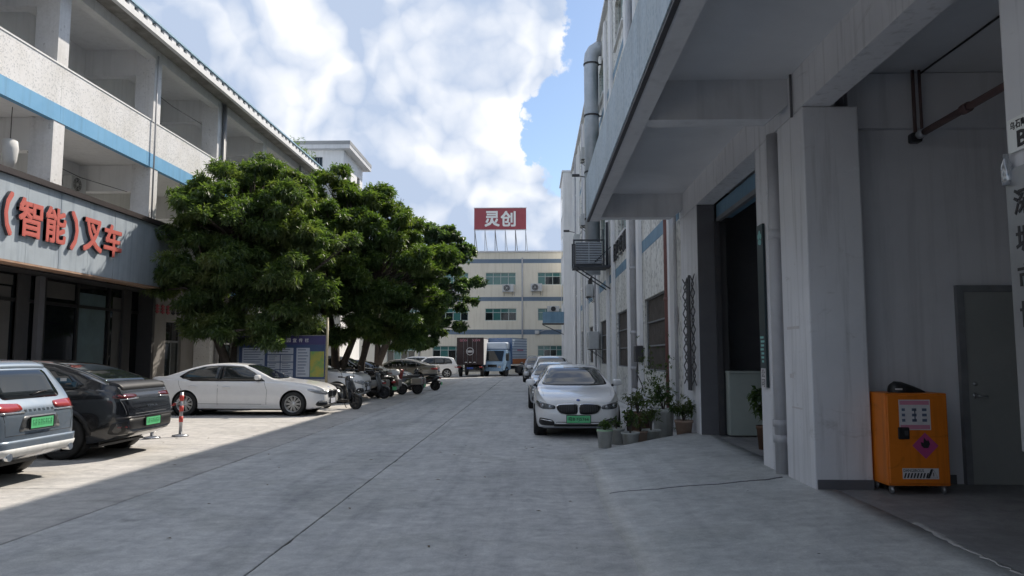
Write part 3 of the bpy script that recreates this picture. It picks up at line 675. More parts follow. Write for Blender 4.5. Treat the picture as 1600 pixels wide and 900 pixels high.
lbox('window_poster', 'poster_grey', -14.548, -14.54, 25.05, 25.75, .5, 3.7)
lbox('window_poster', 'poster_grey', -14.548, -14.54, 19.45, 20.05, .4, 3.6)
lbox('window_poster', 'poster_grey', -14.548, -14.54, 19.2, 20.1, 3.65, 3.93)
lbox('shop_post', 'dark_wall', -14.49, -14.35, 20.95, 21.2, .02, 3.99)
# stair tower at its far end
TW = thing('stair_tower', 'white rooftop stair tower with overhanging flat roof beyond the gallery building', 'building', (-15, 50, 0)); TWM = Matrix.Translation((15, -50, 0))
def tw(o): o.parent = TW; o.matrix_parent_inverse = TWM; return o
th_ = [(48.3, 49.2, 13.0, 14.6), (51.0, 51.8, 12.4, 14.3), (48.3, 49.2, 9.0, 10.6), (51.0, 51.8, 8.6, 10.3)]
tw(panel(47.3, 52.6, 0, 15.15, th_, W_posX(-12.5), .15, 'wall', MAT['white_plaster'], None))
th2 = [(-15.3, -13.9, 13.3, 14.7), (-13.4, -13.1, 12.6, 14.0)]
tw(panel(-18, -12.5, 0, 15.15, th2, W_negY(47.3), .15, 'wall', MAT['white_plaster'], None))
for (a, b, c, d) in th_: tw(boxo('pane', MAT['win_dark'], None, -12.64, -12.62, a, b, c, d))
for (a, b, c, d) in th2:
    p = tw(boxo('pane', MAT['win_dark'], None, a, b, 47.42, 47.44, c, d)); bars = MB()
    for k in range(9): x = a+.05+(b-a-.1)*k/8; bars.box(x-.012, x+.012, 47.36, 47.38, c, d)
    bo = bars.build('bars', MAT['grey_metal'], None); bo.parent = p
tw(boxo('wall', MAT['white_plaster'], None, -17.9, -12.52, 52.4, 52.6, 0, 15.1)); tw(boxo('roof', MAT['grey_plaster'], None, -18.5, -12.0, 46.85, 53.2, 15.16, 15.42)); tw(boxo('roof_lip', MAT['roof_grey'], None, -18.5, -11.98, 46.83, 53.22, 15.421, 15.66))

# ================================================================== FAR BUILDING
FB = thing('factory_building', 'beige three storey factory with dark bands closing the end of the lane', 'building', (-6, 68, 0)); FBM = Matrix.Translation((6, -68, 0))
def fb(o): o.parent = FB; o.matrix_parent_inverse = FBM; return o
fw = []
for (a, b) in ((-27, -24.1), (-22.3, -19.4), (-17.6, -14.7), (-13.0, -10.1)):
    fw += [(a, b, 8.18, 9.32), (a, b, 4.87, 6.0)]
fw += [(-4.49, -1.7, 8.18, 9.32), (.32, 3.1, 8.18, 9.32), (-4.53, -1.64, 4.87, 6.0), (.32, 3.1, 4.87, 6.0), (-9.36, -6.5, .3, 2.55), (.3, 2.6, .3, 2.58), (-8.9, -6.1, 8.18, 9.32), (-8.9, -6.1, 4.87, 6.0), (-13.6, -11, .3, 2.5)]
fb(panel(-40, 20, 0, 11.2, fw, W_negY(68), .18, 'wall', MAT['far_wall'], None))
for (a, b, c, d) in fw:
    w = fb(boxo('window', MAT['win_frame'], None, a, b, 68.10, 68.14, c, c+.05)); fr = MB(); n = 4; tr = d-.38
    fr.box(a, b, 68.10, 68.14, d-.05, d); fr.box(a, a+.05, 68.1, 68.14, c+.05, d-.05); fr.box(b-.05, b, 68.1, 68.14, c+.05, d-.05)
    for k in range(1, n): x = a+(b-a)*k/n; fr.box(x-.025, x+.025, 68.1, 68.14, c+.05, d-.05)
    fr.box(a+.05, b-.05, 68.098, 68.138, tr-.02, tr+.02); fr.build('frame', MAT['win_frame'], w)
    for k in range(n):
        x0 = a+(b-a)*k/n+.03; x1 = a+(b-a)*(k+1)/n-.03; up = 'win_teal'
        dn = 'win_teal' if (c > 8 and a < 0) else ('win_dark' if (k*7+int(a*3)) % 3 else 'win_teal')
        boxo('pane', MAT[up], w, x0, x1, 68.118, 68.124, tr+.02, d-.05); boxo('pane', MAT[dn], w, x0, x1, 68.12+.004*(k % 2), 68.126+.004*(k % 2), c+.05, tr-.02)
for z0, z1 in ((10.2, 10.58), (6.68, 7.05), (3.6, 4.05)): fb(boxo('band', MAT['far_band'], None, -40, 20, 67.99, 68, z0, z1))
fb(boxo('coping', MAT['grey_plaster'], None, -40, 20, 67.9, 68.3, 11.2, 11.34)); fb(boxo('roof', MAT['roof_grey'], None, -40, 20, 68.3, 84, 10.9, 11.1)); fb(boxo('rear_wall', MAT['far_wall'], None, -40, 20, 84, 84.2, 0, 11.1))
fb(boxo('side_wall', MAT['far_wall'], None, -40.2, -40, 68, 84, 0, 11.1)); fb(boxo('side_wall', MAT['far_wall'], None, 20, 20.2, 68, 84, 0, 11.1))
for x in (-1.1, -10.6): fb(MB().tube([(x, 67.93, .1), (x, 67.93, 10.7)], .07, 8).build('drain_pipe', MAT['pipe_white']))
# lamp box on the far wall
fl = thing('flood_light', 'small white flood light on the dark band of the far factory', 'light', (.25, 67.95, 3.8)); boxo('lamp_body', MAT['ac_white'], fl, -.2, .2, -.25, -.02, -.15, .15, .02); MB().tube([(.2, -.1, 0), (.7, -.2, .2), (1.3, -.2, .22)], .03, 6).build('arm', MAT['pipe_white'], fl)
# roof sign
RS = thing('roof_sign', 'dark red billboard with two white characters on the far roof', 'sign', (-3.2, 69, 11.1))
boxo('board', MAT['sign_red'], RS, -2.46, 2.46, -.06, .06, 2.42, 4.46); 
for (nm, z) in (('border', 4.46), ('border', 2.36)): boxo(nm, MAT['grey_plaster'], RS, -2.5, 2.5, -.09, .09, z, z+.06)
for i, ch in enumerate('灵创'):
    text_mesh('letter', ch, 1, MAT['white_letter'], F_negY((-.76+1.52*i, -.062, 3.44)), RS, .03, 0.0, width=1.34, height=1.42, fat=.04)
for k in range(6):
    x = -2.4+4.8*k/5; mb = MB(); mb.bar((x, 0, 0), (x, 0, 2.36), .07); mb.bar((x+.22, 1.2, 0), (x, 0.05, 2.36), .06); mb.build('leg', MAT['galv'] if k % 2 else MAT['grey_metal'], RS)
# ================================================================== SHOP SIGN ON THE LEFT
SS = thing('shop_sign', 'long weathered metal panel shop sign with raised red characters', 'sign', (-13.7, 20, 4.0))
def sbox(name, mat, x0, x1, y0, y1, z0, z1): return boxo(name, MAT[mat], SS, x0+13.7, x1+13.7, y0-20, y1-20, z0-4, z1-4)
yy = 26.65; k = 0
while yy > 2:
    p = 1.335; sbox('panel', 'fascia_panel', -13.24, -13.20-.004*(k % 2), yy-p+.008, yy-.008, 4.09, 6.22); yy -= p; k += 1
sbox('backing', 'black_trim', -13.68, -13.245, 2, 26.66, 4.10, 6.20)
sbox('cap', 'fascia_cap', -13.9, -13.10, 2, 26.72, 6.23, 6.38); sbox('rust_edge', 'rust_edge', -13.68, -13.19, 2, 26.68, 4.035, 4.085)
def LZ(px): return 0
for ch, y0, y1, zc, hh in (('（', 17.66, 17.97, 5.24, 1.12), ('智', 18.18, 19.10, 5.25, 1.0), ('能', 19.22, 20.10, 5.24, .98), ('）', 20.30, 20.66, 5.23, 1.12), ('叉', 20.90, 21.84, 5.24, 1.0), ('车', 21.92, 22.90, 5.24, 1.0)):
    o = text_mesh('letter', ch, 1, MAT['red_letter'], F_posX((-13.19+13.7, (y0+y1)/2-20, zc-4)), SS, .09, 0.0, width=y1-y0-.05, height=hh-.05, fat=.026)
    o.data.materials.append(MAT['letter_side'])
    for p in o.data.polygons:
        if p.normal.x < .9: p.material_index = 1
        else: p.material_index = 0
# faint red characters on the wall under the tree
ws = thing('wall_sign', 'faint dark red characters on the shaded wall under the tree', 'sign', (-14.41, 28.6, 3.35))
for i in range(6):
    mb = MB(); y = -.95+i*.42
    for j in range(3): mb.box(.0, .03, y, y+.26, -.02+.11*j, .04+.11*j)
    mb.box(.0, .025, y+.10, y+.16, -.06, .30); mb.build('letter', MAT['sign_red'] if i < 3 else MAT['black_letter'], ws)
# white items hanging in the gallery
for i, (y, x, lab) in enumerate(((19.33, -14.3, 'white cloth bag hanging from the gallery ceiling at the left edge'),)):
    h = thing('hanging_bag', lab, 'bag', (x, y, 6.8)); mb = MB(); mb.lathe([(.02, .80), (.17, .74), (.20, .5), (.17, .2), (.10, .02), (0, 0)], 12, Matrix.Diagonal((1, 1.2, 1, 1)), True); mb.build('bag', MAT['cloth'], h); MB().tube([(0, 0, .78), (0, 0, 1.68)], .012, 6).build('cord', MAT['dark_metal'], h)
mb = MB(); tag(mb.tube([(-14.5, 20.3, 7.5), (-14.5, 22.8, 7.36), (-14.5, 25.5, 7.5)], .012, 6).build('gallery_cable', MAT['dark_metal']), 'thin cable strung across the lower gallery opening', 'cable')
mb = MB(); tag(mb.tube([(-14.5, 25.9, 11.75), (-14.5, 28.5, 11.65), (-14.5, 31.1, 11.75)], .012, 6).build('gallery_cable', MAT['dark_metal']), 'thin cable strung across the upper gallery opening', 'cable')
rl = random.Random(3); lv = MB()
for k in range(70):
    x, y = (rl.uniform(-9, .7), rl.uniform(4.5, 40)) if k > 25 else (rl.uniform(-4.8, .6), rl.uniform(4.8, 14)); M = T((x, y, .004)) @ RotZ(rl.uniform(0, 6)); q = rl.uniform(.02, .05)
    lv.add([M @ Vector(p) for p in ((-q, 0, .0), (0, -q*.4, .006), (q, 0, .002), (0, q*.4, .008))], [(0, 1, 2, 3)])
tag(lv.build('fallen_leaves', MAT['dry_leaf']), 'scattered dry leaves and specks of litter on the concrete', 'leaves', kind='stuff')

# ================================================================== AIR CONDITIONERS (front looks along local -Y)
def ac_unit(label, loc, rz, s=1.0, mat='ac_white', group='outdoor air conditioner units'):
    t = thing('air_conditioner', label, 'air conditioner', loc, rz, group)
    MB().box(-.42*s, .42*s, -.16*s, .16*s, 0, .56*s, None, .02).build('casing', MAT[mat], t)
    M = T((-.10*s, -.165*s, .28*s)) @ RotX(math.pi/2)
    MB().lathe([(.0, 0), (.235*s, 0), (.235*s, .006)], 24, M, False).build('fan_opening', MAT['ac_dark'], t)
    g = MB()
    for r in (.08, .14, .19, .238): g.tube([M @ Vector((r*s*math.cos(a), r*s*math.sin(a), .012)) for a in np.linspace(0, 2*math.pi, 21)[:-1]], .006*s, 5, closed=True)
    for k in range(6): a = k*math.pi/3; g.tube([M @ Vector((.05*s*math.cos(a), .05*s*math.sin(a), .014)), M @ Vector((.235*s*math.cos(a), .235*s*math.sin(a), .014))], .006*s, 5)
    g.lathe([(0, .018), (.05*s, .018), (.05*s, .005)], 12, M); g.build('fan_guard', MAT['ac_white'], t)
    for x in (-.3, .3): 
        b = MB(); b.bar((x*s, -.16*s, -.02), (x*s, .30*s, -.02), .03); b.bar((x*s, -.1*s, -.03), (x*s, .29*s, -.32*s), .025); b.build('bracket', MAT['dark_metal'], t)
    MB().tube([(.36*s, .0, .05*s), (.47*s, .05, .02*s), (.47*s, .2*s, -.2*s), (.42*s, .28*s, -.45*s)], .018, 6).build('hose', MAT['pipe_white'], t)
    return t
ac_unit('air conditioner under the upper teal window of the far factory', (-2.4, 67.72, 7.5), 0, 1.25)
ac_unit('air conditioner right of the drain pipe on the far factory', (.2, 67.72, 7.55), 0, 1.25)
ac_unit('air conditioner half hidden by leaves on the far factory', (-7.3, 67.72, 7.3), 0, 1.25)
ac_unit('air conditioner low on the right factory wall above the parked cars', (2.86, 36.2, 2.0), -math.pi/2, 1.5)
ac_unit('air conditioner on a bracket below the cage on the right wall', (2.86, 38.4, 4.72), -math.pi/2, 1.1)
ac_unit('air conditioner high on the right wall just past the canopy', (2.86, 26.8, 9.0), -math.pi/2, 1.2)
ac_unit('air conditioner under an upper window of the right wall', (2.86, 42.3, 9.1), -math.pi/2, 1.2)
ac_unit('air conditioner furthest along the upper right wall', (2.86, 49.5, 9.1), -math.pi/2, 1.2)
ac_unit('air conditioner in the top row of the right wall', (2.86, 41.5, 12.75), -math.pi/2, 1.2)
ac_unit('air conditioner on the ledge above the canopy of the right factory', (2.86, 19.4, 9.4), -math.pi/2, 1.2)
ac_unit('air conditioner at the top storey above the canopy', (2.86, 16.4, 12.9), -math.pi/2, 1.2)
ac_unit('air conditioner in shade on the lower gallery wall', (-16.1, 25.0, 7.35), math.pi/2, 1.0)
# caged unit on a platform
cg = thing('caged_air_conditioner', 'dark steel cage with louvred unit on a platform on the right wall', 'air conditioner', (2.3, 31.2, 5.45))
MB().box(-.66, .88, -.6, .7, -.10, -.02).build('platform', MAT['cage'], cg)
f = MB()
for x in (-.64, .60):
    for y in (-.58, .66): f.box(x-.03, x+.03, y-.03, y+.03, -.02, 1.06)
for y in (-.58, .66): f.box(-.61, .57, y-.025, y+.025, 1.0, 1.06); f.box(-.61, .57, y-.025, y+.025, 0, .05)
f.build('frame', MAT['cage'], cg); boxo('unit', MAT['ac_dark'], cg, -.56, .52, -.5, .5, .02, .96, .02)
for k in range(13): MB().bar((-.56, -.535, .08+.07*k), (.52, -.535, .08+.07*k), .035, .03).build('louvre', MAT['galv'], cg)
boxo('louvre_post', MAT['galv'], cg, -.03, .0, -.565, -.553, .04, .98)
for y_ in (-.5, .5): MB().bar((-.5, y_, -.1), (.86, y_, -1.0), .05).build('bracket', MAT['cage'], cg)
for q in (((.2, -.57, .1), (.9, -.57, .75), .03), ((.64, .1, 0), (.64, .1, 1.6), .05), ((.8, .1, -.1), (.8, .1, 1.9), .1)): MB().bar(*q).build('stay', MAT['cage'], cg)
# blue hanging platform on the far stair block
pf = thing('blue_platform', 'blue sided platform with a unit on it at the far end of the right building', 'platform', (1.55, 60.6, 4.2))
boxo('skirt', MAT['blue_band_old'], pf, -.86, .86, -.6, -.55, .1, 1.0); boxo('skirt', MAT['blue_band_old'], pf, -.86, -.81, -.549, .6, .1, 1.0); boxo('deck', MAT['dark_metal'], pf, -.9, .86, -.54, .6, 0, .09)
boxo('unit', MAT['ac_white'], pf, -.5, .5, -.4, .3, 1.02, 1.5, .03)
MB().lathe([(.0, 0), (.2, 0), (.2, .02)], 18, T((0, -.41, 1.26)) @ RotX(math.pi/2), False).build('fan_opening', MAT['ac_dark'], pf)
b = MB(); b.bar((-.85, .5, 0), (.86, .5, -.8), .06); b.build('bracket', MAT['dark_metal'], pf)
# bird-like stay brackets on facade
for (y, z, lab) in ((44.0, 12.4, 'small dark camera arm high on the right wall'), (57.0, 11.2, 'small dark camera arm at the far end of the right wall')):
    c = thing('security_camera', lab, 'camera', (3.2, y, z)); MB().tube([(0, 0, 0), (-.5, 0, .1)], .03, 6).build('arm', MAT['dark_metal'], c); MB().box(-.9, -.45, -.08, .08, .05, .2, None, .02).build('camera_body', MAT['dark_metal'], c)
# illegible metal characters on the right wall
for (ys, z, n, lab) in ((25.2, 5.28, 4, 'weathered black metal characters above the blue band by the cage'), (39.6, 5.25, 3, 'weathered black metal characters further along the right wall')):
    t = thing('wall_sign', lab, 'sign', (3.18, ys, z))
    for i in range(n):
        y = i*1.15; mb = MB(); rnd = random.Random(i+int(ys))
        for j in range(4): zz = .08+j*.2; mb.box(-.06, -.02, y+rnd.uniform(0, .2), y+.75-rnd.uniform(0, .2), zz, zz+.07)
        for j in range(3): q = y+.12+j*.24; mb.box(-.075, -.025, q, q+.08, rnd.uniform(0, .3), .85-rnd.uniform(0, .2))
        mb.build('letter', MAT['black_letter'], t)
# folded lattice gate on the pillar face
lg = thing('lattice_gate', 'folded black scissor gate leaning against the pillar by the doorway', 'gate', (3.16, 15.05, 1.12))
for sgn, yc, wd in ((1, -.42, .17), (-1, .30, .22)):
    for ph in (0, 1):
        pts = []; n = 12
        for k in range(n+1): pts.append((-.03-.02*ph, yc+(wd if (k+ph) % 2 else -wd)*.9, 2.16*k/n))
        for k in range(n): MB().bar(pts[k], pts[k+1], .032, .012, (1, 0, 0)).build('lattice_bar', MAT['dark_metal'], lg)
for y, h in ((-.10, 2.25), (.0, 2.1), (.09, 2.2)): boxo('upright', MAT['dark_metal'], lg, -.055, -.02, y-.03, y+.03, -.12, h-.06)
# red paper notice
rn = tag(boxo('paper_notice', MAT['label_pink'], None, 3.18, 3.186, 16.5, 16.75, 2.35, 2.75), 'small faded red notice on the wall beside the lattice gate', 'notice')

# vertical black sign with tree emblem by the doorway
vs2 = thing('door_sign', 'narrow black vertical sign with a teal leaf emblem beside the doorway', 'sign', (3.19, 10.36, .9))
boxo('board', MAT['teal_board'], vs2, -.03, 0, -.13, .13, .36, 2.62)
em = MB()
for (a, b_) in ((0, 0), (.045, -.04), (-.045, -.05), (.02, -.12), (-.03, -.13)):
    em.lathe([(0, .004), (.042, .004), (.042, 0)], 7, T((-.031, a, 2.50+b_)) @ RotY(-math.pi/2), False)
em.build('emblem', MAT['teal_mark'], vs2)
boxo('torn_paper', MAT['paper'], vs2, -.034, -.031, -.10, .10, 0.36, .62); 
tmk = MB()
for k in range(7): z = .70+k*.055; tmk.box(-.034, -.031, -.09+random.uniform(0, .06), .02+random.uniform(0, .08), z, z+.03)
tmk.build('print', MAT['teal_mark'], vs2)['kind'] = 'stuff'
text_mesh('letter', '公', 1, MAT['black_letter'], F_negX((-.0345, 0, .55)), vs2, .003, 0, width=.13, height=.11); text_mesh('letter', '司', 1, MAT['black_letter'], F_negX((-.0345, 0, .42)), vs2, .003, 0, width=.13, height=.10)
# scraps of tape and paper on the big pillar
for (y, z, w, h, lab) in ((9.25, 2.02, .42, .035, 'strip of yellowed tape across the big pillar'), (9.2, 1.05, .35, .02, 'lower strip of tape on the big pillar'), (9.35, 1.42, .12, .05, 'torn scrap of paper on the big pillar')):
    tag(boxo('tape_scrap', MAT['paper'], None, 3.196, 3.199, y-w/2, y+w/2, z, z+h), lab, 'tape')
# signs on the near right pillar
ns = thing('street_plate', 'white plate with a large letter B on the near right pillar', 'sign', (3.19, 4.7, 3.02))
boxo('plate', MAT['plate_white'], ns, -.012, -.002, -.30, .245, .02, .245)
for ch, yc in (('乌', .19), ('石', .135), ('陶', .08)): text_mesh('letter', ch, 1, MAT['black_letter'], F_negX((-.0125, yc, .195)), ns, .003, .01, width=.045, height=.055)
text_mesh('letter', 'B', 1, MAT['black_letter'], F_negX((-.0125, .10, .095)), ns, .003, .03, width=.10, height=.11)
hk = thing('glass_bottle', 'small clear bottle shaped lamp on the edge of the near pillar', 'lamp', (3.16, 4.95, 2.83)); MB().lathe([(.0, 0), (.03, .0), (.035, .03), (.035, .13), (.02, .17), (.02, .21), (0, .21)], 12).build('body', MAT['lamp_clear'], hk); boxo('bracket', MAT['grey_metal'], hk, .0, .038, -.02, .02, .08, .1)
cp = thing('company_plate', 'tall brushed steel company plate with black characters on the near pillar', 'sign', (3.185, 4.72, 1.0))
boxo('plate', MAT['steel'], cp, -.02, 0, -.30, .255, .08, 1.93)
for i, ch in enumerate('深圳市博'): text_mesh('letter', ch, 1, MAT['black_letter'], F_negX((-.0205, .10, 1.70-i*.245)), cp, .004, .02, width=.165, height=.17)

# ================================================================== CABINET IN THE BAY
cb = thing('safety_cabinet', 'orange flammables storage cabinet on castors in the loading bay', 'cabinet', (4.22, 8.4, .18), R_(0))
MB().box(-.34, .34, .0, .46, .09, 1.10, None, .012).build('body', MAT['cabinet_orange'], cb)
d = MB().box(-.325, .325, -.022, -.002, .12, 1.08, None, .008).build('door', MAT['cabinet_orange'], cb); 
hd = boxo('handle', MAT['black_trim'], d, -.22, -.10, -.034, -.0225, .60, .73, .01); boxo('latch', MAT['dark_metal'], hd, -.15, -.115, -.042, -.0345, .64, .69)
for x in (-.28, .28):
    for y in (.05, .40):
        w = MB(); w.lathe([(0, -.015), (.04, -.015), (.045, 0), (.04, .015), (0, .015)], 14, T((x, y, .045)) @ RotY(math.pi/2)); w.box(x-.022, x+.022, y-.02, y+.02, .05, .088); w.build('castor', MAT['steel'], cb)
pl = boxo('paper_notice', MAT['paper'], d, -.20, .14, -.0255, -.0228, .70, 1.03)
boxo('header', MAT['label_pink'], pl, -.19, .13, -.0265, -.0257, .975, 1.02); boxo('footer', MAT['label_pink'], pl, -.19, .13, -.0265, -.0257, .71, .755)
inkm = MB()
for r in range(3):
    for c_ in range(3): inkm.box(-.17+c_*.11, -.17+c_*.11+(.035 if c_ == 0 else .05), -.0268, -.0257, .79+r*.058, .82+r*.058)
inkm.box(-.035, -.022, -.0268, -.0257, .79, .93); inkm.build('print', MAT['board_ink'], pl)['kind'] = 'stuff'
dm = MB(); dm.box(-.10, .10, -.0015, .0015, -.10, .10, T((.07, -.0245, .53)) @ RotY(math.pi/4)); dmo = dm.build('hazard_diamond', MAT['label_magenta'], d)
fl_ = MB(); fl_.add([(.07+x, -.0272, .55+z) for x, z in ((-.045, -.02), (-.05, .02), (-.02, .01), (-.015, .07), (.02, .03), (.03, .05), (.05, .0), (.03, -.045), (-.02, -.045))], [tuple(range(9))]); fl_.build('flame', MAT['black_letter'], dmo)
dgl = boxo('danger_label', MAT['paper'], d, -.19, .20, -.0255, -.0228, .17, .285)
text_mesh('letter', 'DANGEROUS', 1, MAT['black_letter'], F_negY((-.07, -.0256, .262)), dgl, .001, .01, width=.22, height=.032)
st = MB()
for k in range(8): x = -.18+k*.034; st.add([(x, -.0262, .18), (x+.018, -.0262, .18), (x+.036, -.0262, .235), (x+.018, -.0262, .235)], [(0, 1, 2, 3)])
st.add([(.075, -.0262, .178), (.10, -.0262, .178), (.14, -.0262, .278), (.115, -.0262, .278)], [(0, 1, 2, 3)])
for (a, b_) in (((.10, .185), (.185, .185)), ((.185, .185), (.143, .272)), ((.143, .272), (.10, .185))): st.bar((a[0], -.0262, a[1]), (b_[0], -.0262, b_[1]), .006, .001)
st.box(.139, .147, -.0268, -.0258, .20, .24); st.build('print', MAT['black_letter'], dgl)['kind'] = 'stuff'
# black saddle-shaped cover lying on the cabinet
mb = MB(); prof = [(-.15, .0, .0), (-.14, .07, .09), (-.09, .10, .125), (-.02, .105, .12), (.08, .09, .085), (.18, .06, .045), (.24, .03, .015)]
vs_ = []; n = 14
for (x, w, h_) in prof:
    for k in range(n): a = math.pi*k/(n-1); vs_.append((x, .2-math.cos(a)*max(w, .005), max(h_, .004)*math.sin(a)))
fs_ = [(i*n+k, i*n+k+1, (i+1)*n+k+1, (i+1)*n+k) for i in range(len(prof)-1) for k in range(n-1)]
hl = thing('welding_helmet', 'black shell of a helmet lying on the orange cabinet', 'helmet', (4.18, 8.4, 1.281)); o = mb.add(vs_, fs_, True).build('shell', MAT['black_trim'], hl); boxo('label', MAT['paper'], hl, -.13, -.05, .098, .101, .03, .048)
# counter and plant inside the doorway
ct = thing('reception_counter', 'pale panelled counter just inside the dark doorway', 'counter', (4.16, 14.2, .18)); boxo('front_panel', MAT['counter'], ct, -.49, .6, -.05, 0, .02, 1.18, .008); boxo('top', MAT['counter'], ct, -.50, .62, -.09, .5, 1.181, 1.22, .005); boxo('side_panel', MAT['counter'], ct, -.49, -.45, .005, .45, .02, 1.18)
sb_ = thing('side_shelf', 'low pale stand beside the counter in the doorway', 'shelf', (4.05, 12.6, .18)); boxo('top', MAT['counter'], sb_, -.25, .45, -.2, .2, .46, .5); boxo('side', MAT['counter'], sb_, -.2, -.16, -.18, .18, 0, .459); boxo('side', MAT['counter'], sb_, .36, .4, -.18, .18, 0, .459)

# ================================================================== PLANTS
def leaves_np(tips, dirs, nper, L, Wd, droop, rng, spread=1.0):
    """Rosettes of folded lance leaves, returned as vertex and face arrays."""
    N = len(tips)*nper
    base = np.repeat(tips, nper, 0)+rng.normal(0, L*.18, (N, 3)); d = np.repeat(dirs, nper, 0)
    r = rng.normal(0, 1, (N, 3)); r /= np.linalg.norm(r, axis=1)[:, None]
    v = d*.55+r*spread; v[:, 2] -= droop; v /= np.linalg.norm(v, axis=1)[:, None]
    up = rng.normal(0, .35, (N, 3)); up[:, 2] += 1
    s = np.cross(v, up); s /= (np.linalg.norm(s, axis=1)[:, None]+1e-9); nrm = np.cross(s, v)
    l = L*rng.uniform(.65, 1.25, (N, 1)); w = Wd*rng.uniform(.7, 1.2, (N, 1))
    mid = base+v*l*.45; tip = base+v*l-np.array([0, 0, 1])*l*.18
    V = np.stack([base, mid+s*w*.5+nrm*w*.12, tip, mid-s*w*.5+nrm*w*.12], 1).reshape(-1, 3)
    i = np.arange(N)*4; Fc = np.concatenate([np.stack([i, i+1, i+2], 1), np.stack([i, i+2, i+3], 1)])
    return V, Fc
def np_mesh(name, V, Fc, mat):
    me = bpy.data.meshes.new(name); me.vertices.add(len(V)); me.vertices.foreach_set('co', V.astype(np.float32).ravel())
    nf = len(Fc); k = Fc.shape[1]; me.loops.add(nf*k); me.loops.foreach_set('vertex_index', Fc.astype(np.int32).ravel())
    me.polygons.add(nf); me.polygons.foreach_set('loop_start', np.arange(0, nf*k, k, dtype=np.int32)); me.polygons.foreach_set('loop_total', np.full(nf, k, dtype=np.int32))
    me.materials.append(mat); me.update(calc_edges=True); me.validate(); return me
def clump_tips(rng, clumps, n, shell=.55):
    vol = np.array([c[3]*c[4]*c[5] for c in clumps])**.5; p = vol/vol.sum(); idx = rng.choice(len(clumps), n, p=p)
    u = rng.normal(0, 1, (n, 3)); u /= np.linalg.norm(u, axis=1)[:, None]
    rad = np.where(rng.random(n) < .75, rng.uniform(shell, 1.0, n), rng.uniform(.15, 1, n))
    rad *= 1+rng.normal(0, .10, n)
    C = np.array([c[:3] for c in clumps])[idx]; S = np.array([c[3:6] for c in clumps])[idx]
    return C+u*S*rad[:, None], u
def push(k, base, trunks, clumps):
    f = lambda p: (p[0]*k, p[1]*k, 1.7+(p[2]-1.7)*k)
    return (base[0]*k, base[1]*k, 0), [([((q[0]*k, q[1]*k, q[2]) if q[2] < 1.7 else f(q)) for q in tr[0]], tr[1]) for tr in trunks], [f(c[:3])+(c[3]*k, c[4]*k, c[5]*k) for c in clumps]
def tree(name, label, base, trunks, clumps, tips, nper, L, Wd, mat, seed, droop=.45, group='trees beside the lane', barkm='bark', spread=1.0, sub=26):
    rng = np.random.default_rng(seed); t = thing(name, label, 'tree', base, 0, group); B = np.array(base)
    # each clump is broken into many small sprays so that the outline is ragged
    sprays = []
    for c in clumps:
        vol = (c[3]*c[4]*c[5])**(1/3); ns = max(4, int(7*vol))
        for q in range(ns):                         # boughs on the clump, with gaps between them
            u = rng.normal(0, 1, 3); u[2] += .25; u /= np.linalg.norm(u); r = rng.uniform(.45, 1.05); rb2 = vol*rng.uniform(.26, .46)
            bc = np.array(c[:3])+u*np.array(c[3:6])*r
            for k in range(max(4, int(sub*.42*rb2))):
                w_ = rng.normal(0, 1, 3); w_[2] = abs(w_[2])*.8+rng.uniform(-.35, .15); w_ /= np.linalg.norm(w_)
                e = bc+w_*rb2*rng.uniform(.5, 1.12)*np.array((1.15, 1.15, .8)); s = rng.uniform(.13, .30)
                sprays.append((e[0], e[1], e[2], s*1.3, s*1.3, s*.8))
    P, U = clump_tips(rng, sprays, tips, .2)
    U[:, 2] += .35; V, Fc = leaves_np(P, U, nper, L, Wd, droop, rng, spread)
    link(bpy.data.objects.new('crown', np_mesh('crown', V-B, Fc, MAT[mat])), t)
    w = MB()
    for tr in trunks:
        pts = [Vector(p)-Vector(base) for p in tr[0]]; w.tube(pts, tr[1], 10)
    forks = [Vector(tr[0][-1])-Vector(base) for tr in trunks]+[Vector(tr[0][-2])-Vector(base) for tr in trunks]
    w.build('trunk', MAT[barkm], t)
    lb_ = MB()
    for k, c in enumerate(sprays):
        if k % 3: continue
        e = Vector(c[:3])-Vector(base); s = min(forks, key=lambda q: (q-e).length+max(0, q.z-e.z)*2)
        m1 = s.lerp(e, .35)+Vector((rng.normal(0, .15), rng.normal(0, .15), .25)); m2 = s.lerp(e, .7)+Vector((rng.normal(0, .12), rng.normal(0, .12), .15))
        lb_.tube([s, m1, m2, e], [.06, .042, .025, .010], 5)
    lb_.build('branches', MAT[barkm], t)
    return t
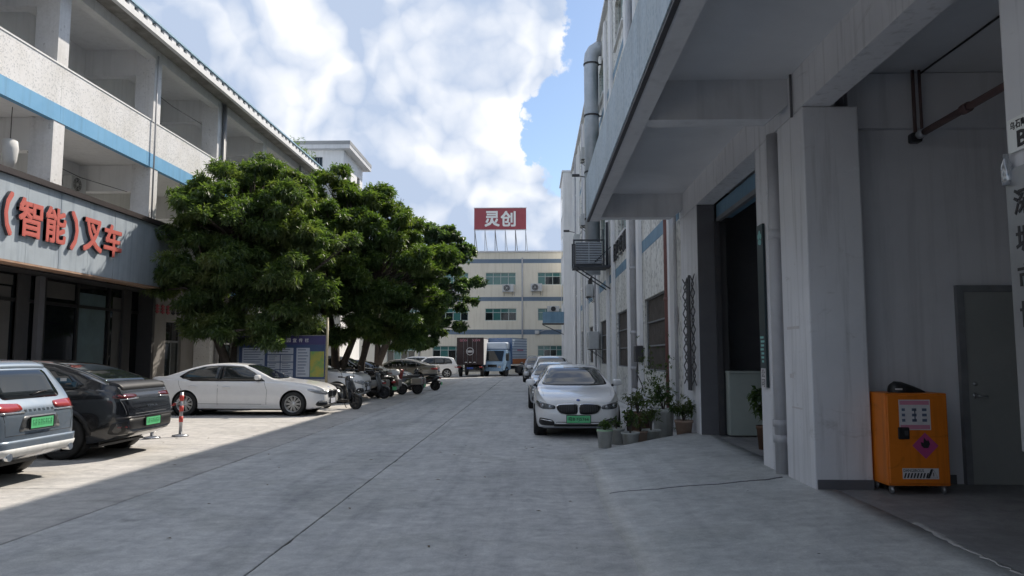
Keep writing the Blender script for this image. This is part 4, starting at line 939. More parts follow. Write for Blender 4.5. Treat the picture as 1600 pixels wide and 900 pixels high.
tree('mango_tree', 'broad dark mango tree in front of the gallery behind the white saloon', *push(1.06, (-10.0, 24.3, 0),
     [([(-10.0, 24.3, -.05), (-10.05, 24.3, .8), (-10.25, 24.2, 1.7), (-10.6, 24.1, 2.6), (-10.9, 24.1, 3.6)], [.22, .19, .16, .13, .09]), ([(-9.95, 24.3, .5), (-9.5, 24.4, 1.5), (-8.9, 24.5, 2.3), (-8.5, 24.6, 3.3)], [.15, .13, .11, .07]), ([(-10.0, 24.3, .9), (-10.0, 24.6, 2.2), (-9.8, 24.9, 3.6), (-9.7, 25, 5)], [.15, .13, .10, .06])],
     [(-11.5, 24.2, 6.3, 1.25, 1.4, 1.2), (-11.2, 23.6, 4.9, 1.3, 1.2, 1.2), (-10.2, 24.8, 7.0, 1.2, 1.4, 1.15), (-9.9, 23.6, 5.4, 1.4, 1.3, 1.4), (-8.6, 24.2, 6.3, 1.2, 1.4, 1.2), (-8.2, 23.8, 4.7, 1.2, 1.3, 1.3), (-10.2, 23.6, 3.6, 1.3, 1.3, 1.1), (-8.8, 24.0, 3.2, 1.3, 1.3, .95), (-10.4, 24.6, 2.8, 1.0, 1.0, .8), (-9.3, 25.6, 5.6, 1.6, 1.2, 1.8), (-11.9, 24.9, 5.4, .9, 1.0, 1.3), (-7.6, 24.6, 3.9, .9, 1.1, .9), (-11.7, 24.6, 7.3, .6, .7, .5), (-12.2, 26.6, 6.6, .9, 1.2, .9), (-12.1, 28.0, 6.4, 1.0, 1.3, 1.3), (-11.2, 28.2, 7.6, 1.2, 1.4, 1.2), (-11.8, 29.6, 5.4, 1.2, 1.5, 1.4), (-9.8, 25.6, 8.0, .9, 1.0, .6), (-11.2, 26.0, 3.6, 1.0, 1.2, 1.2), (-9.2, 23.6, 2.3, 1.0, .8, .5), (-8.0, 24.6, 7.1, 1.0, 1.1, .8), (-8.9, 25.0, 7.9, .8, .9, .5), (-10.9, 23.4, 2.9, 1.0, .9, .7), (-7.9, 23.9, 2.9, .9, .9, .6), (-9.6, 23.0, 4.4, 1.3, .9, 1.1), (-7.3, 24.4, 5.6, 1.0, 1.1, 1.0), (-12.1, 24.4, 4.2, .8, .9, .9), (-10.6, 23.2, 6.4, 1.1, .9, .9), (-8.6, 22.9, 2.35, .9, .7, .4), (-10.2, 22.9, 2.3, .8, .7, .45)]),
     21000, 9, .20, .048, 'leaf_mango', 3)
tree('mango_tree', 'tall sunlit mango tree behind the notice board overhanging the parked motorbikes', (-8.1, 30.2, 0),
     [([(-8.1, 30.2, -.05), (-8.1, 30.2, 1.0), (-8.2, 30.2, 2.2), (-8.4, 30.2, 3.4)], [.24, .20, .16, .10]), ([(-8.05, 30.2, .7), (-7.7, 30.3, 1.7), (-7.3, 30.4, 2.8), (-7.0, 30.5, 4)], [.16, .14, .11, .07]), ([(-7.3, 31.0, -.05), (-7.25, 31.0, 1.4), (-6.9, 31.0, 2.6), (-6.5, 31, 3.6)], [.17, .14, .11, .07])],
     [(-9.4, 30.0, 7.9, 1.4, 1.5, 1.4), (-8.0, 30.2, 7.6, 1.5, 1.5, 1.3), (-6.6, 30.4, 6.9, 1.4, 1.5, 1.2), (-9.6, 29.6, 5.9, 1.5, 1.4, 1.4), (-7.9, 29.4, 5.6, 1.6, 1.4, 1.5), (-6.2, 29.8, 5.3, 1.5, 1.4, 1.4), (-5.0, 30.3, 5.4, 1.1, 1.2, 1.2), (-4.7, 30.4, 4.2, 1.0, 1.1, 1.0), (-5.8, 29.8, 3.7, 1.4, 1.3, 1.1), (-7.6, 29.6, 3.9, 1.5, 1.3, 1.1), (-9.2, 29.8, 4.2, 1.3, 1.3, 1.2), (-6.9, 30.6, 8.4, .8, .8, .6), (-5.6, 30.6, 3.0, .9, 1.0, .8), (-8.6, 30.2, 9.0, .9, .9, .5), (-10.6, 30.2, 8.8, 1.0, 1.1, .8), (-6.8, 29.4, 2.75, 1.0, .9, .6), (-5.3, 29.8, 2.55, .8, .8, .5), (-9.5, 29.2, 2.9, 1.0, .9, .7), (-4.1, 30.6, 5.9, .7, .7, .6), (-5.7, 30.6, 6.9, .9, 1.0, .7), (-9.0, 29.0, 7.2, 1.2, 1.0, 1.0), (-7.2, 29.0, 4.8, 1.3, 1.0, 1.2), (-6.3, 30.0, 2.45, .9, .8, .45), (-5.2, 30.2, 2.35, .8, .8, .45), (-4.4, 30.4, 3.2, .7, .8, .6), (-7.4, 29.2, 2.6, .8, .7, .5)],
     21000, 9, .21, .052, 'leaf_bright', 5)
tree('mango_tree', 'extra mango tree added out of sight behind the others to shade the ground floor wall', (-11.4, 35.5, 0),  # added unseen tree: its crown only casts shade on the left wall
     [([(-11.4, 35.5, -.05), (-11.4, 35.5, 1.4), (-11.5, 35.5, 3.4)], [.2, .17, .1])],
     [(-11.9, 34.6, 5.4, 1.2, 1.5, 1.5), (-11.9, 36.4, 5.6, 1.2, 1.5, 1.5), (-11.2, 35.6, 7.0, 1.3, 1.6, 1.2), (-12.2, 33.0, 5.6, 1.0, 1.3, 1.2), (-11.4, 38, 6.2, 1.2, 1.4, 1.3), (-10.8, 35, 4.2, 1.2, 1.3, .9)], 3600, 8, .26, .075, 'leaf_mango', 21)
tree('banyan_tree', 'darker round leaved tree reaching over the lane beyond the mango trees', (-9.1, 42.6, 0),
     [([(-9.1, 42.6, -.05), (-9.0, 42.6, 1.3), (-8.2, 42.2, 3.0), (-7.0, 41.8, 4.5)], [.28, .24, .18, .12]), ([(-9.05, 42.6, 1.0), (-9.0, 42.4, 2.6), (-8.4, 42, 4.6)], [.2, .16, .1])],
     [(-6.6, 42, 8.4, 1.5, 1.6, 1.2), (-5.4, 42.2, 7.5, 1.4, 1.5, 1.2), (-4.4, 42.0, 6.6, 1.1, 1.3, .9), (-6.2, 41.6, 6.0, 1.6, 1.5, 1.3), (-4.7, 42, 5.1, 1.2, 1.3, .9), (-5.8, 41.8, 4.2, 1.3, 1.3, 1.0), (-7.6, 41.6, 7.2, 1.3, 1.4, 1.4), (-7.6, 41.6, 5.0, 1.3, 1.3, 1.3), (-6.4, 41.6, 3.0, 1.0, 1.0, .8), (-3.9, 42, 7.6, .6, .7, .35), (-3.7, 42, 5.7, .6, .7, .35), (-4.9, 42, 8.5, .7, .7, .4), (-6.2, 41.2, 2.6, 1.0, .9, .6), (-7.5, 41.0, 2.7, 1.0, .9, .6), (-5.0, 41.5, 3.3, .8, .8, .6)],
     8000, 9, .19, .12, 'leaf_dark', 9, .30, sub=22)
tree('background_tree', 'leafy tree in shade behind the parked cars by the far wall', (-10.2, 44, 0),
     [([(-10.2, 44, -.05), (-10.2, 44, 1.6), (-10.0, 44, 3.4)], [.22, .18, .1])],
     [(-10.2, 44, 5.2, 2.0, 1.8, 1.7), (-9.0, 44, 6.8, 1.6, 1.6, 1.3), (-11.0, 43.6, 7.0, 1.5, 1.5, 1.2), (-9.4, 43.6, 3.6, 1.5, 1.5, 1.0)], 3500, 8, .24, .09, 'leaf_mango', 11)

def potted(label, loc, rt, rb_, h, pot, plant, seed, leafL=.10, leafW=.05, n=40, top=.5, wide=.22, bare=False):
    rng = np.random.default_rng(seed); t = thing('potted_plant', label, 'plant', loc, rng.uniform(0, 6), 'potted plants beside the white saloon')
    MB().lathe([(0, 0), (rb_, 0), (rt*.96, h*.86), (rt*1.04, h*.87), (rt*1.04, h), (rt*.93, h), (rt*.9, h*.9), (0, h*.88)], 22).build('pot', MAT[pot], t)
    if pot == 'pot_white' and seed == 1: MB().lathe([(rt*1.045, h*.93), (rt*1.05, h+.006), (rt*.93, h+.006)], 22).build('rim', MAT['pot_green'], t)
    st = MB(); ends = []
    for k in range(7):
        a = rng.uniform(0, 6.28); rr = rng.uniform(.2, 1)*wide; e = Vector((math.cos(a)*rr, math.sin(a)*rr, h+top*rng.uniform(.5, 1)))
        st.tube([(0, 0, h*.85), (e.x*.3, e.y*.3, h+(e.z-h)*.5), tuple(e)], [.012, .008, .004], 5); ends += [np.array(e), np.array((e.x*.6, e.y*.6, h+(e.z-h)*.7))]
    st.build('stem', MAT['bark'], t)
    if plant:
        P = np.array(ends)[rng.integers(0, len(ends), n)]+rng.normal(0, wide*.25, (n, 3)); U = rng.normal(0, 1, (n, 3)); U[:, 2] += .5
        V, Fc = leaves_np(P, U, 6, leafL, leafW, .35, rng); link(bpy.data.objects.new('foliage', np_mesh('foliage', V, Fc, MAT[plant])), t)
    return t
potted('small white pot with green rim nearest the saloon bumper', (1.30, 13.9, .0), .145, .12, .33, 'pot_white', 'leaf_bright', 1, .07, .045, 26, .16, .12)
potted('white pot with a sparse twisted plant second in the row', (1.80, 14.15, .0), .17, .13, .26, 'pot_white', 'leaf_pot', 2, .10, .04, 16, .42, .16)
potted('white pot half hidden behind the green rimmed pot', (1.58, 14.5, .0), .15, .12, .30, 'pot_white', 'leaf_pot', 3, .07, .03, 14, .14, .12)
potted('small tan pot between two white pots', (2.05, 14.6, .0), .14, .11, .24, 'pot_clay', 'leaf_pot', 4, .09, .04, 20, .3, .16)
potted('wide white pot near the ramp edge', (2.28, 14.75, .01), .19, .14, .24, 'pot_white', 'leaf_pot', 5, .10, .04, 30, .5, .22)
potted('tall white planter with a bushy shrub', (2.62, 15.3, .02), .22, .18, .60, 'pot_white', 'leaf_pot', 6, .085, .038, 75, .48, .24)
potted('clay pot with drooping shrub beside the pillar', (2.98, 15.05, .05), .18, .13, .36, 'pot_clay', 'leaf_pot', 7, .14, .03, 55, .45, .20)
potted('brown box planter with a leafy shrub behind the white pots', (2.2, 15.9, .0), .27, .24, .50, 'pot_dark', 'leaf_pot', 8, .085, .038, 60, .42, .28)
potted('potted shrub in the dark doorway before the counter', (3.74, 12.3, .18), .13, .10, .38, 'pot_dark', 'leaf_pot', 9, .13, .06, 60, .55, .22)
# climbing weeds on the wall between the pipes
rng = np.random.default_rng(77); P = np.stack([rng.uniform(2.9, 3.15, 140), rng.uniform(16.4, 21.5, 140), np.abs(rng.normal(.9, .5, 140))+.1], 1); U = rng.normal(0, 1, (140, 3))
V, Fc = leaves_np(P, U, 5, .08, .04, .3, rng); tag(link(bpy.data.objects.new('wall_weeds', np_mesh('wall_weeds', V, Fc, MAT['leaf_pot']))), 'straggling weeds growing along the foot of the right wall', 'weeds', kind='stuff')
rng = np.random.default_rng(78); P = np.stack([rng.uniform(-13.3, -12.8, 60), rng.uniform(38.5, 42.5, 60), 12.95+np.abs(rng.normal(0, .28, 60))], 1); U = rng.normal(0, .5, (60, 3)); U[:, 2] += 1
V, Fc = leaves_np(P, U, 5, .2, .05, .1, rng); tag(link(bpy.data.objects.new('roof_weeds', np_mesh('roof_weeds', V, Fc, MAT['leaf_mango']))), 'weeds sprouting on the far roof edge of the gallery building', 'weeds', kind='stuff')

# ================================================================== NOTICE BOARD, BARRIERS
nb = thing('notice_board', 'purple headed notice board with pale sheets behind the white saloon', 'notice board', (-8.55, 25.3, 0))
boxo('board', MAT['board_blue'], nb, -1.62, 1.36, -.04, .04, .88, 2.06); boxo('header', MAT['board_purple'], nb, -1.62, 1.36, -.05, .05, 2.061, 2.36)
for x in (-1.66, 1.42): MB().tube([(x, 0, -.02), (x, 0, 3.0 if x > 0 else 2.5)], .045, 10).build('post', MAT['post_yellow'] if x > 0 else MAT['grey_metal'], nb)
boxo('header_rail', MAT['grey_metal'], nb, -1.62, 1.36, -.06, .06, 2.365, 2.39)
for i, ch in enumerate('乌石头工业园宣传栏'): text_mesh('letter', ch, 1, MAT['white_letter'], F_negY((-.95+.21*i, -.0505, 2.21)), nb, .004, .0, width=.125, height=.13)
def sheet(x0, x1, z0, z1, mat, lines=0):
    s = boxo('sheet', MAT[mat], nb, x0, x1, -.046, -.041, z0, z1)
    if lines:
        mb = MB()
        for k in range(lines):
            z = z1-(k+.8)*(z1-z0)/(lines+.6); mb.box(x0+.05, x1-.05-random.uniform(0, .3)*(x1-x0), -.0485, -.0465, z, z+(z1-z0)/(lines)*.28)
        mb.build('print', MAT['board_ink'], s)['kind'] = 'stuff'
sheet(-1.5, -.72, 1.30, 1.95, 'board_paper', 7); sheet(-1.5, -.72, .96, 1.26, 'board_paper', 3)
for r in range(3):
    for c_ in range(2): sheet(-.62+c_*.46, -.19+c_*.46, .96+r*.26, 1.19+r*.26, 'board_paper', 3)
sheet(-.62, .27, 1.74, 1.95, 'board_paper', 2); sheet(.38, .84, .96, 1.95, 'board_paper', 9); sheet(.86, 1.34, .96, 1.83, 'board_yellow', 0)
for (x, z, lab) in ((-7.35, 0, None),): pass
for i, (x, y, lab) in enumerate(((-7.45, 15.55, 'red and white barrier post nearest the black car'), (-7.85, 15.15, 'barrier post half hidden behind the black car bumper'))):
    t = thing('barrier_post', lab, 'barrier', (x, y, 0), 0, 'barrier posts between the black car and the white saloon')
    MB().lathe([(0, 0), (.17, 0), (.16, .03), (.05, .05), (0, .05)], 18).build('base', MAT['steel'], t); MB().tube([(0, 0, .04), (0, 0, .92)], .035, 10).build('pole', MAT['steel'], t)
    for k in range(3): MB().lathe([(.036, .30+k*.22), (.042, .30+k*.22), (.042, .42+k*.22), (.036, .42+k*.22)], 12).build('band', MAT['barrier_red'], t)
t = thing('barrier_chain', 'red and white plastic chain slung between the barrier posts', 'chain', (-7.65, 15.35, .8)); 
for k in range(16):
    u = k/15-.5; p = Vector((u*.42, u*.42, -.22*(1-4*u*u)+.05)); M = T(p) @ RotZ(math.pi/4) @ RotX(math.pi/2*(k % 2)); MB().tube([M @ Vector((.032*math.cos(a), .018*math.sin(a), 0)) for a in np.linspace(0, 2*math.pi, 11)[:-1]], .007, 5, closed=True).build('link', MAT['barrier_red'] if (k//2) % 2 else MAT['barrier_white'], t)
# ================================================================== CARS
def pch(pts):
    xs = np.array([p[0] for p in pts], float); ys_ = np.array([p[1] for p in pts], float); h = np.diff(xs); d = np.diff(ys_)/h; m = np.zeros(len(xs))
    for i in range(1, len(xs)-1):
        if d[i-1]*d[i] > 0: w1 = 2*h[i]+h[i-1]; w2 = h[i]+2*h[i-1]; m[i] = (w1+w2)/(w1/d[i-1]+w2/d[i])
    m[0] = d[0]; m[-1] = d[-1]
    def f(x):
        x = np.clip(x, xs[0], xs[-1]); i = np.clip(np.searchsorted(xs, x)-1, 0, len(h)-1); t = (x-xs[i])/h[i]
        return (2*t**3-3*t*t+1)*ys_[i]+(t**3-2*t*t+t)*h[i]*m[i]+(-2*t**3+3*t*t)*ys_[i+1]+(t**3-t*t)*h[i]*m[i+1]
    return f
def sm(x): x = min(1, max(0, x)); return x*x*(3-2*x)
def body_grid(S):
    top, belt, bot, plan = pch(S['top']), pch(S['belt']), pch(S['bot']), pch(S['plan']); L = S['L']; W = S['W']/2; CH = S['H']-S['beltz']
    st = np.unique(np.concatenate([np.linspace(0, .3, 10), np.linspace(.3, L-.3, 58), np.linspace(L-.3, L, 10)]))
    secs = []
    for s in st:
        zt = float(top(s)); zb = float(bot(s)); zs = min(float(belt(s)), zt-.02); hw = W*float(plan(s)); t = zt-zs; q = sm((t-.04)/(CH*.9))
        rw = .90*hw*(1-q)+min(S['roofw'], .88*hw)*q; h = zs-zb
        P = [(0, zb), (.45*hw, zb), (.82*hw, zb+.005), (.93*hw, zb+.03), (.972*hw, zb+.11*h/.7), (.988*hw, zb+.30*h), (.998*hw, zb+.48*h), (1.0*hw, zb+.60*h), (.988*hw, zb+.72*h), (.990*hw, zb+.80*h), (.978*hw, zb+.90*h), (.955*hw, zs-.015), (.922*hw, zs+.004)]
        a = (.922*hw, zs+.004); e = (rw, zs+t*.86)
        for k in (.2, .4, .6, .8):
            x = a[0]+(e[0]-a[0])*k+.018*q*math.sin(math.pi*k); P.append((x, a[1]+(e[1]-a[1])*k))
        P += [e, (rw*.955, zs+t*.935), (rw*.86, zs+t*.972), (rw*.6, zs+t*.99), (rw*.3, zt-.0015), (0, zt)]
        secs.append(P)
    n = len(secs[0]); vs_ = []; full = []
    for s, P in zip(st, secs):
        y = L/2-s; ring = [(x, y, z) for x, z in P]+[(-x, y, z) for x, z in P[-2:0:-1]]; full.append(ring)
    m = len(full[0])
    for r in full: vs_ += r
    fs_ = [(i*m+k, i*m+(k+1) % m, (i+1)*m+(k+1) % m, (i+1)*m+k) for i in range(len(full)-1) for k in range(m)]
    fs_ += [tuple(range(m))[::-1], tuple((len(full)-1)*m+k for k in range(m))]
    return vs_, fs_
def chaikin(P, it=2, keep=False):
    cut = .045 if it == 1 else .085
    Q = []
    n = len(P)
    for i in range(n):
        a, b, c = P[i-1], P[i], P[(i+1) % n]; la = math.dist(a, b); lc = math.dist(b, c)
        ka = min(cut, la*.45)/max(la, 1e-6); kc = min(cut, lc*.45)/max(lc, 1e-6)
        p0 = (b[0]+(a[0]-b[0])*ka, b[1]+(a[1]-b[1])*ka); p1 = (b[0]+(c[0]-b[0])*kc, b[1]+(c[1]-b[1])*kc)
        for t in (0, .33, .67, 1): Q.append(((1-t)**2*p0[0]+2*t*(1-t)*b[0]+t*t*p1[0], (1-t)**2*p0[1]+2*t*(1-t)*b[1]+t*t*p1[1]))
    out = [Q[0]]
    for q in Q[1:]:
        if math.dist(q, out[-1]) > 1e-4: out.append(q)
    if math.dist(out[0], out[-1]) < 1e-4: out.pop()
    return out
def patch(name, poly, mode, bvh, L, mat, parent, off=.006, res=.07, rnd=2, depth=.012):
    """A panel cut to a 2-D outline and laid on the body surface. mode: 'F' front (x,z), 'B' back (x,z), 'R'/'Lf' sides (s,z), 'T' top (x,s)."""
    poly = chaikin(poly, rnd) if rnd else poly
    bm = bmesh.new(); f = bm.faces.new([bm.verts.new((u, v, 0)) for u, v in poly])
    us = [p[0] for p in poly]; vv = [p[1] for p in poly]
    for ax, lo, hi in ((0, min(us), max(us)), (1, min(vv), max(vv))):
        n = int((hi-lo)/res)
        for k in range(1, n+1):
            c = lo+(hi-lo)*k/(n+1); co = (c, 0, 0) if ax == 0 else (0, c, 0); no = (1, 0, 0) if ax == 0 else (0, 1, 0)
            bmesh.ops.bisect_plane(bm, geom=bm.verts[:]+bm.edges[:]+bm.faces[:], plane_co=co, plane_no=no)
    for v in bm.verts:
        u, w = v.co.x, v.co.y
        if mode == 'F': o, d = Vector((u, L/2+2, w)), Vector((0, -1, 0))
        elif mode == 'B': o, d = Vector((-u, -L/2-2, w)), Vector((0, 1, 0))
        elif mode == 'R': o, d = Vector((3, L/2-u, w)), Vector((-1, 0, 0))
        elif mode == 'L': o, d = Vector((-3, L/2-u, w)), Vector((1, 0, 0))
        else: o, d = Vector((u, L/2-w, 4)), Vector((0, 0, -1))
        h = bvh.ray_cast(o, d)
        if h[0] is None: h = bvh.find_nearest(o+d*1.6)
        nrm = h[1]
        if nrm.dot(d) > 0: nrm = -nrm
        v.co = h[0]+(nrm*.6-d*.4)*off
    ref = {'F': (0, 1, 0), 'B': (0, -1, 0), 'R': (1, 0, 0), 'L': (-1, 0, 0), 'T': (0, 0, 1)}[mode]
    bm.normal_update(); avg = sum((f.normal for f in bm.faces), Vector())
    if avg.dot(Vector(ref)) < 0: bmesh.ops.reverse_faces(bm, faces=bm.faces[:])
    for f in bm.faces: f.smooth = True
    r = bmesh.ops.extrude_face_region(bm, geom=bm.faces[:]); nv = [g for g in r['geom'] if isinstance(g, bmesh.types.BMVert)]
    # the extruded copy is the outer skin; push the original border inwards
    outer = set(nv)
    for v in bm.verts:
        if v not in outer: v.co -= Vector(ref)*depth
    bm.faces.ensure_lookup_table(); inner = [f for f in bm.faces if not any(v in outer for v in f.verts)]; bmesh.ops.delete(bm, geom=inner, context='FACES_ONLY')
    me = bpy.data.meshes.new(name); bm.to_mesh(me); bm.free(); me.materials.append(mat); return link(bpy.data.objects.new(name, me), parent)
def mir(P): return [(-u, v) for u, v in P]
def seam(name, pts, mode, bvh, L, mat, parent, r=.006):
    out = []
    for i in range(len(pts)-1):
        for t in np.linspace(0, 1, 7)[:-1 if i < len(pts)-2 else None]:
            u = pts[i][0]*(1-t)+pts[i+1][0]*t; w = pts[i][1]*(1-t)+pts[i+1][1]*t
            if mode == 'R': o, d = Vector((3, L/2-u, w)), Vector((-1, 0, 0))
            elif mode == 'L': o, d = Vector((-3, L/2-u, w)), Vector((1, 0, 0))
            elif mode == 'T': o, d = Vector((u, L/2-w, 4)), Vector((0, 0, -1))
            elif mode == 'F': o, d = Vector((u, L/2+2, w)), Vector((0, -1, 0))
            else: o, d = Vector((-u, -L/2-2, w)), Vector((0, 1, 0))
            h = bvh.ray_cast(o, d)
            if h[0] is not None: out.append(h[0]-d*(-.001))
    if len(out) > 1: return MB().tube(out, r, 5).build(name, mat, parent)
WHEEL_CACHE = {}
def wheel_meshes(r, w, style, rimmat):
    key = (r, w, style, rimmat)
    if key in WHEEL_CACHE: return WHEEL_CACHE[key]
    M = RotY(math.pi/2); ri = r*.70
    ty = MB().lathe([(ri*.98, -w*.42), (ri, -w*.48), (r*.90, -w*.5), (r*.965, -w*.44), (r, -w*.33), (r, w*.33), (r*.965, w*.44), (r*.90, w*.5), (ri, w*.48), (ri*.98, w*.42)], 36, M).mesh('tyre', MAT['rubber'])
    rm = MB(); rm.lathe([(ri*.99, -w*.42), (ri, w*.46), (ri*.93, w*.46), (ri*.90, w*.34), (ri*.90, -w*.42)], 36, M)
    ns = {'multi': 10, 'five': 5, 'aero': 7}[style]
    for k in range(ns):
        a = 2*math.pi*k/ns
        for da in ((-.10, .10) if style == 'multi' else ((0,) if style == 'aero' else (-.13, .13))):
            wd = {'multi': .018, 'five': .034, 'aero': .10}[style]
            rm.box(-wd/2, wd/2, .05, ri*.94, w*.24, w*.36, M @ RotZ(a+da*1.0) @ T((0, 0, 0)))
    rm.lathe([(0, w*.40), (.06, w*.40), (.075, w*.34), (.075, w*.2)], 18, M)
    rmm = rm.mesh('rim', MAT[rimmat])
    bk = MB().lathe([(0, w*.10), (ri*.9, w*.10), (ri*.9, w*.09)], 24, M, False).mesh('brake_disc', MAT['ac_dark'])
    WHEEL_CACHE[key] = (ty, rmm, bk); return WHEEL_CACHE[key]
def add_wheel(parent, x, y, r, w, style, rimmat):
    ty, rm, bk = wheel_meshes(r, w, style, rimmat)
    o = link(bpy.data.objects.new('wheel', ty), parent); o.location = (x, y, r); o.rotation_euler = (0, 0, 0 if x > 0 else math.pi)
    link(bpy.data.objects.new('rim', rm), o); link(bpy.data.objects.new('brake_disc', bk), o); return o
BODY_CACHE = {}
def make_body(S, paintm):
    key = S['id']
    if key not in BODY_CACHE:
        vs_, fs_ = body_grid(S); L = S['L']
        bvh = BVHTree.FromPolygons([Vector(v) for v in vs_], fs_)
        me = bpy.data.meshes.new('body'); me.from_pydata(vs_, [], fs_); me.update()
        bm = bmesh.new(); bm.from_mesh(me); bmesh.ops.recalc_face_normals(bm, faces=bm.faces[:]); bm.to_mesh(me); bm.free()
        o = bpy.data.objects.new('tmp', me); COL.objects.link(o); cut = MB(); hw = S['W']/2; R = S['wr']+.045
        for s in (S['fo'], S['fo']+S['wb']):
            for sg_ in (-1, 1):
                M = T((sg_*(hw-.30+.5), L/2-s, S['wr']+.01)) @ RotY(math.pi/2)
                cut.lathe([(0, -.5), (R, -.5), (R, .5), (0, .5)], 40, M, True)
        cm = cut.mesh('cut', MAT['black_trim']); b2 = bmesh.new(); b2.from_mesh(cm); bmesh.ops.remove_doubles(b2, verts=b2.verts[:], dist=1e-5); bmesh.ops.recalc_face_normals(b2, faces=b2.faces[:]); b2.to_mesh(cm); b2.free()
        co = bpy.data.objects.new('cut', cm); COL.objects.link(co)
        md = o.modifiers.new('b', 'BOOLEAN'); md.object = co; md.operation = 'DIFFERENCE'; md.solver = 'EXACT'
        dg = bpy.context.evaluated_depsgraph_get(); dg.update(); m2 = bpy.data.meshes.new_from_object(o.evaluated_get(dg)); bpy.data.objects.remove(o); bpy.data.objects.remove(co)
        m2.polygons.foreach_set('use_smooth', [True]*len(m2.polygons))
        try: m2.set_sharp_from_angle(angle=R_(38))
        except Exception: pass
        BODY_CACHE[key] = (m2, bvh)
    m2, bvh = BODY_CACHE[key]; me = m2.copy(); me.materials.clear(); me.materials.append(MAT[paintm])
    return me, bvh
def arch_liner(S, parent):
    hw = S['W']/2; R = S['wr']+.04
    for s in (S['fo'], S['fo']+S['wb']):
        for sg_ in (-1, 1):
            M = T((sg_*(hw-.295), S['L']/2-s, S['wr']+.01)) @ RotY(math.pi/2*sg_)
            MB().lathe([(0, 0), (R, 0), (R, .245)], 32, M).build('wheel_arch', MAT['black_trim'], parent)

SEDAN = dict(id='sedan', L=5.06, W=1.87, H=1.48, wb=3.08, fo=.86, wr=.335, ww=.24, beltz=.96, roofw=.60,
  top=[(0, .64), (.02, .70), (.08, .76), (.35, .865), (.9, .955), (1.38, 1.01), (1.8, 1.20), (2.2, 1.38), (2.55, 1.455), (2.95, 1.48), (3.4, 1.455), (3.85, 1.36), (4.3, 1.20), (4.6, 1.11), (4.95, 1.085), (5.02, 1.03), (5.06, .93)],
  belt=[(0, .56), (.1, .68), (.35, .80), (.9, .895), (1.4, .935), (3, .965), (4.3, 1.01), (4.8, 1.02), (5.0, .98), (5.06, .86)],
  bot=[(0, .30), (.15, .22), (.5, .17), (4.5, .19), (4.9, .26), (5.06, .36)],
  plan=[(0, .66), (.03, .73), (.12, .82), (.3, .90), (.6, .955), (1.2, .99), (2.5, 1), (4.0, .985), (4.5, .95), (4.85, .87), (5.0, .79), (5.06, .70)],
  side=[[(1.72, .985), (2.05, 1.18), (2.42, 1.355), (2.98, 1.375), (2.98, .995)], [(3.03, .997), (3.03, 1.375), (3.5, 1.35), (3.92, 1.235), (4.12, 1.09), (4.05, 1.035), (3.75, 1.01)]],
  wind=[(-.74, 1.50), (-.40, 1.43), (.40, 1.43), (.74, 1.50), (.55, 2.30), (.3, 2.36), (-.3, 2.36), (-.55, 2.30)], rear=[(-.50, 3.50), (.50, 3.50), (.66, 4.30), (-.66, 4.30)],
  doors=[[(1.62, .32), (1.60, .70), (1.70, .96)], [(3.005, .30), (3.005, .98)], [(4.0, .62), (4.12, .86), (4.15, 1.0)]], handles=[(2.75, .80), (3.72, .82)], mirror=(1.86, .98))
SUV = dict(id='suv', L=4.70, W=1.90, H=1.68, wb=2.80, fo=.90, wr=.36, ww=.25, beltz=1.08, roofw=.64,
  top=[(0, .80), (.02, .88), (.08, .95), (.35, 1.035), (.9, 1.10), (1.25, 1.14), (1.7, 1.40), (2.05, 1.58), (2.4, 1.655), (2.9, 1.68), (3.6, 1.66), (4.15, 1.60), (4.3, 1.55), (4.42, 1.36), (4.58, 1.10), (4.66, 1.0), (4.70, .90)],
  belt=[(0, .72), (.1, .86), (.35, .97), (.9, 1.03), (1.3, 1.06), (3, 1.09), (4.2, 1.14), (4.5, 1.08), (4.66, .96), (4.70, .86)],
  bot=[(0, .36), (.15, .27), (.5, .22), (4.1, .24), (4.5, .32), (4.70, .42)],
  plan=[(0, .70), (.03, .77), (.12, .85), (.3, .92), (.6, .965), (1.2, .99), (2.5, 1), (3.8, .985), (4.3, .955), (4.55, .90), (4.66, .82), (4.70, .74)],
  side=[[(1.55, 1.10), (1.85, 1.34), (2.15, 1.53), (2.72, 1.56), (2.72, 1.12)], [(2.78, 1.12), (2.78, 1.56), (3.5, 1.545), (3.55, 1.14)], [(3.62, 1.15), (3.60, 1.54), (4.0, 1.49), (4.16, 1.24), (4.1, 1.18)]],
  wind=[(-.72, 1.34), (.72, 1.34), (.56, 2.16), (-.56, 2.16)], rear=[(-.60, 1.12), (.60, 1.12), (.52, 1.50), (-.52, 1.50)], rearmode='B',
  doors=[[(1.50, .40), (1.48, .80), (1.54, 1.06)], [(2.75, .38), (2.75, 1.08)], [(3.55, .75), (3.68, 1.0), (3.70, 1.1)]], handles=[(2.5, .92), (3.4, .94)], mirror=(1.66, 1.08))
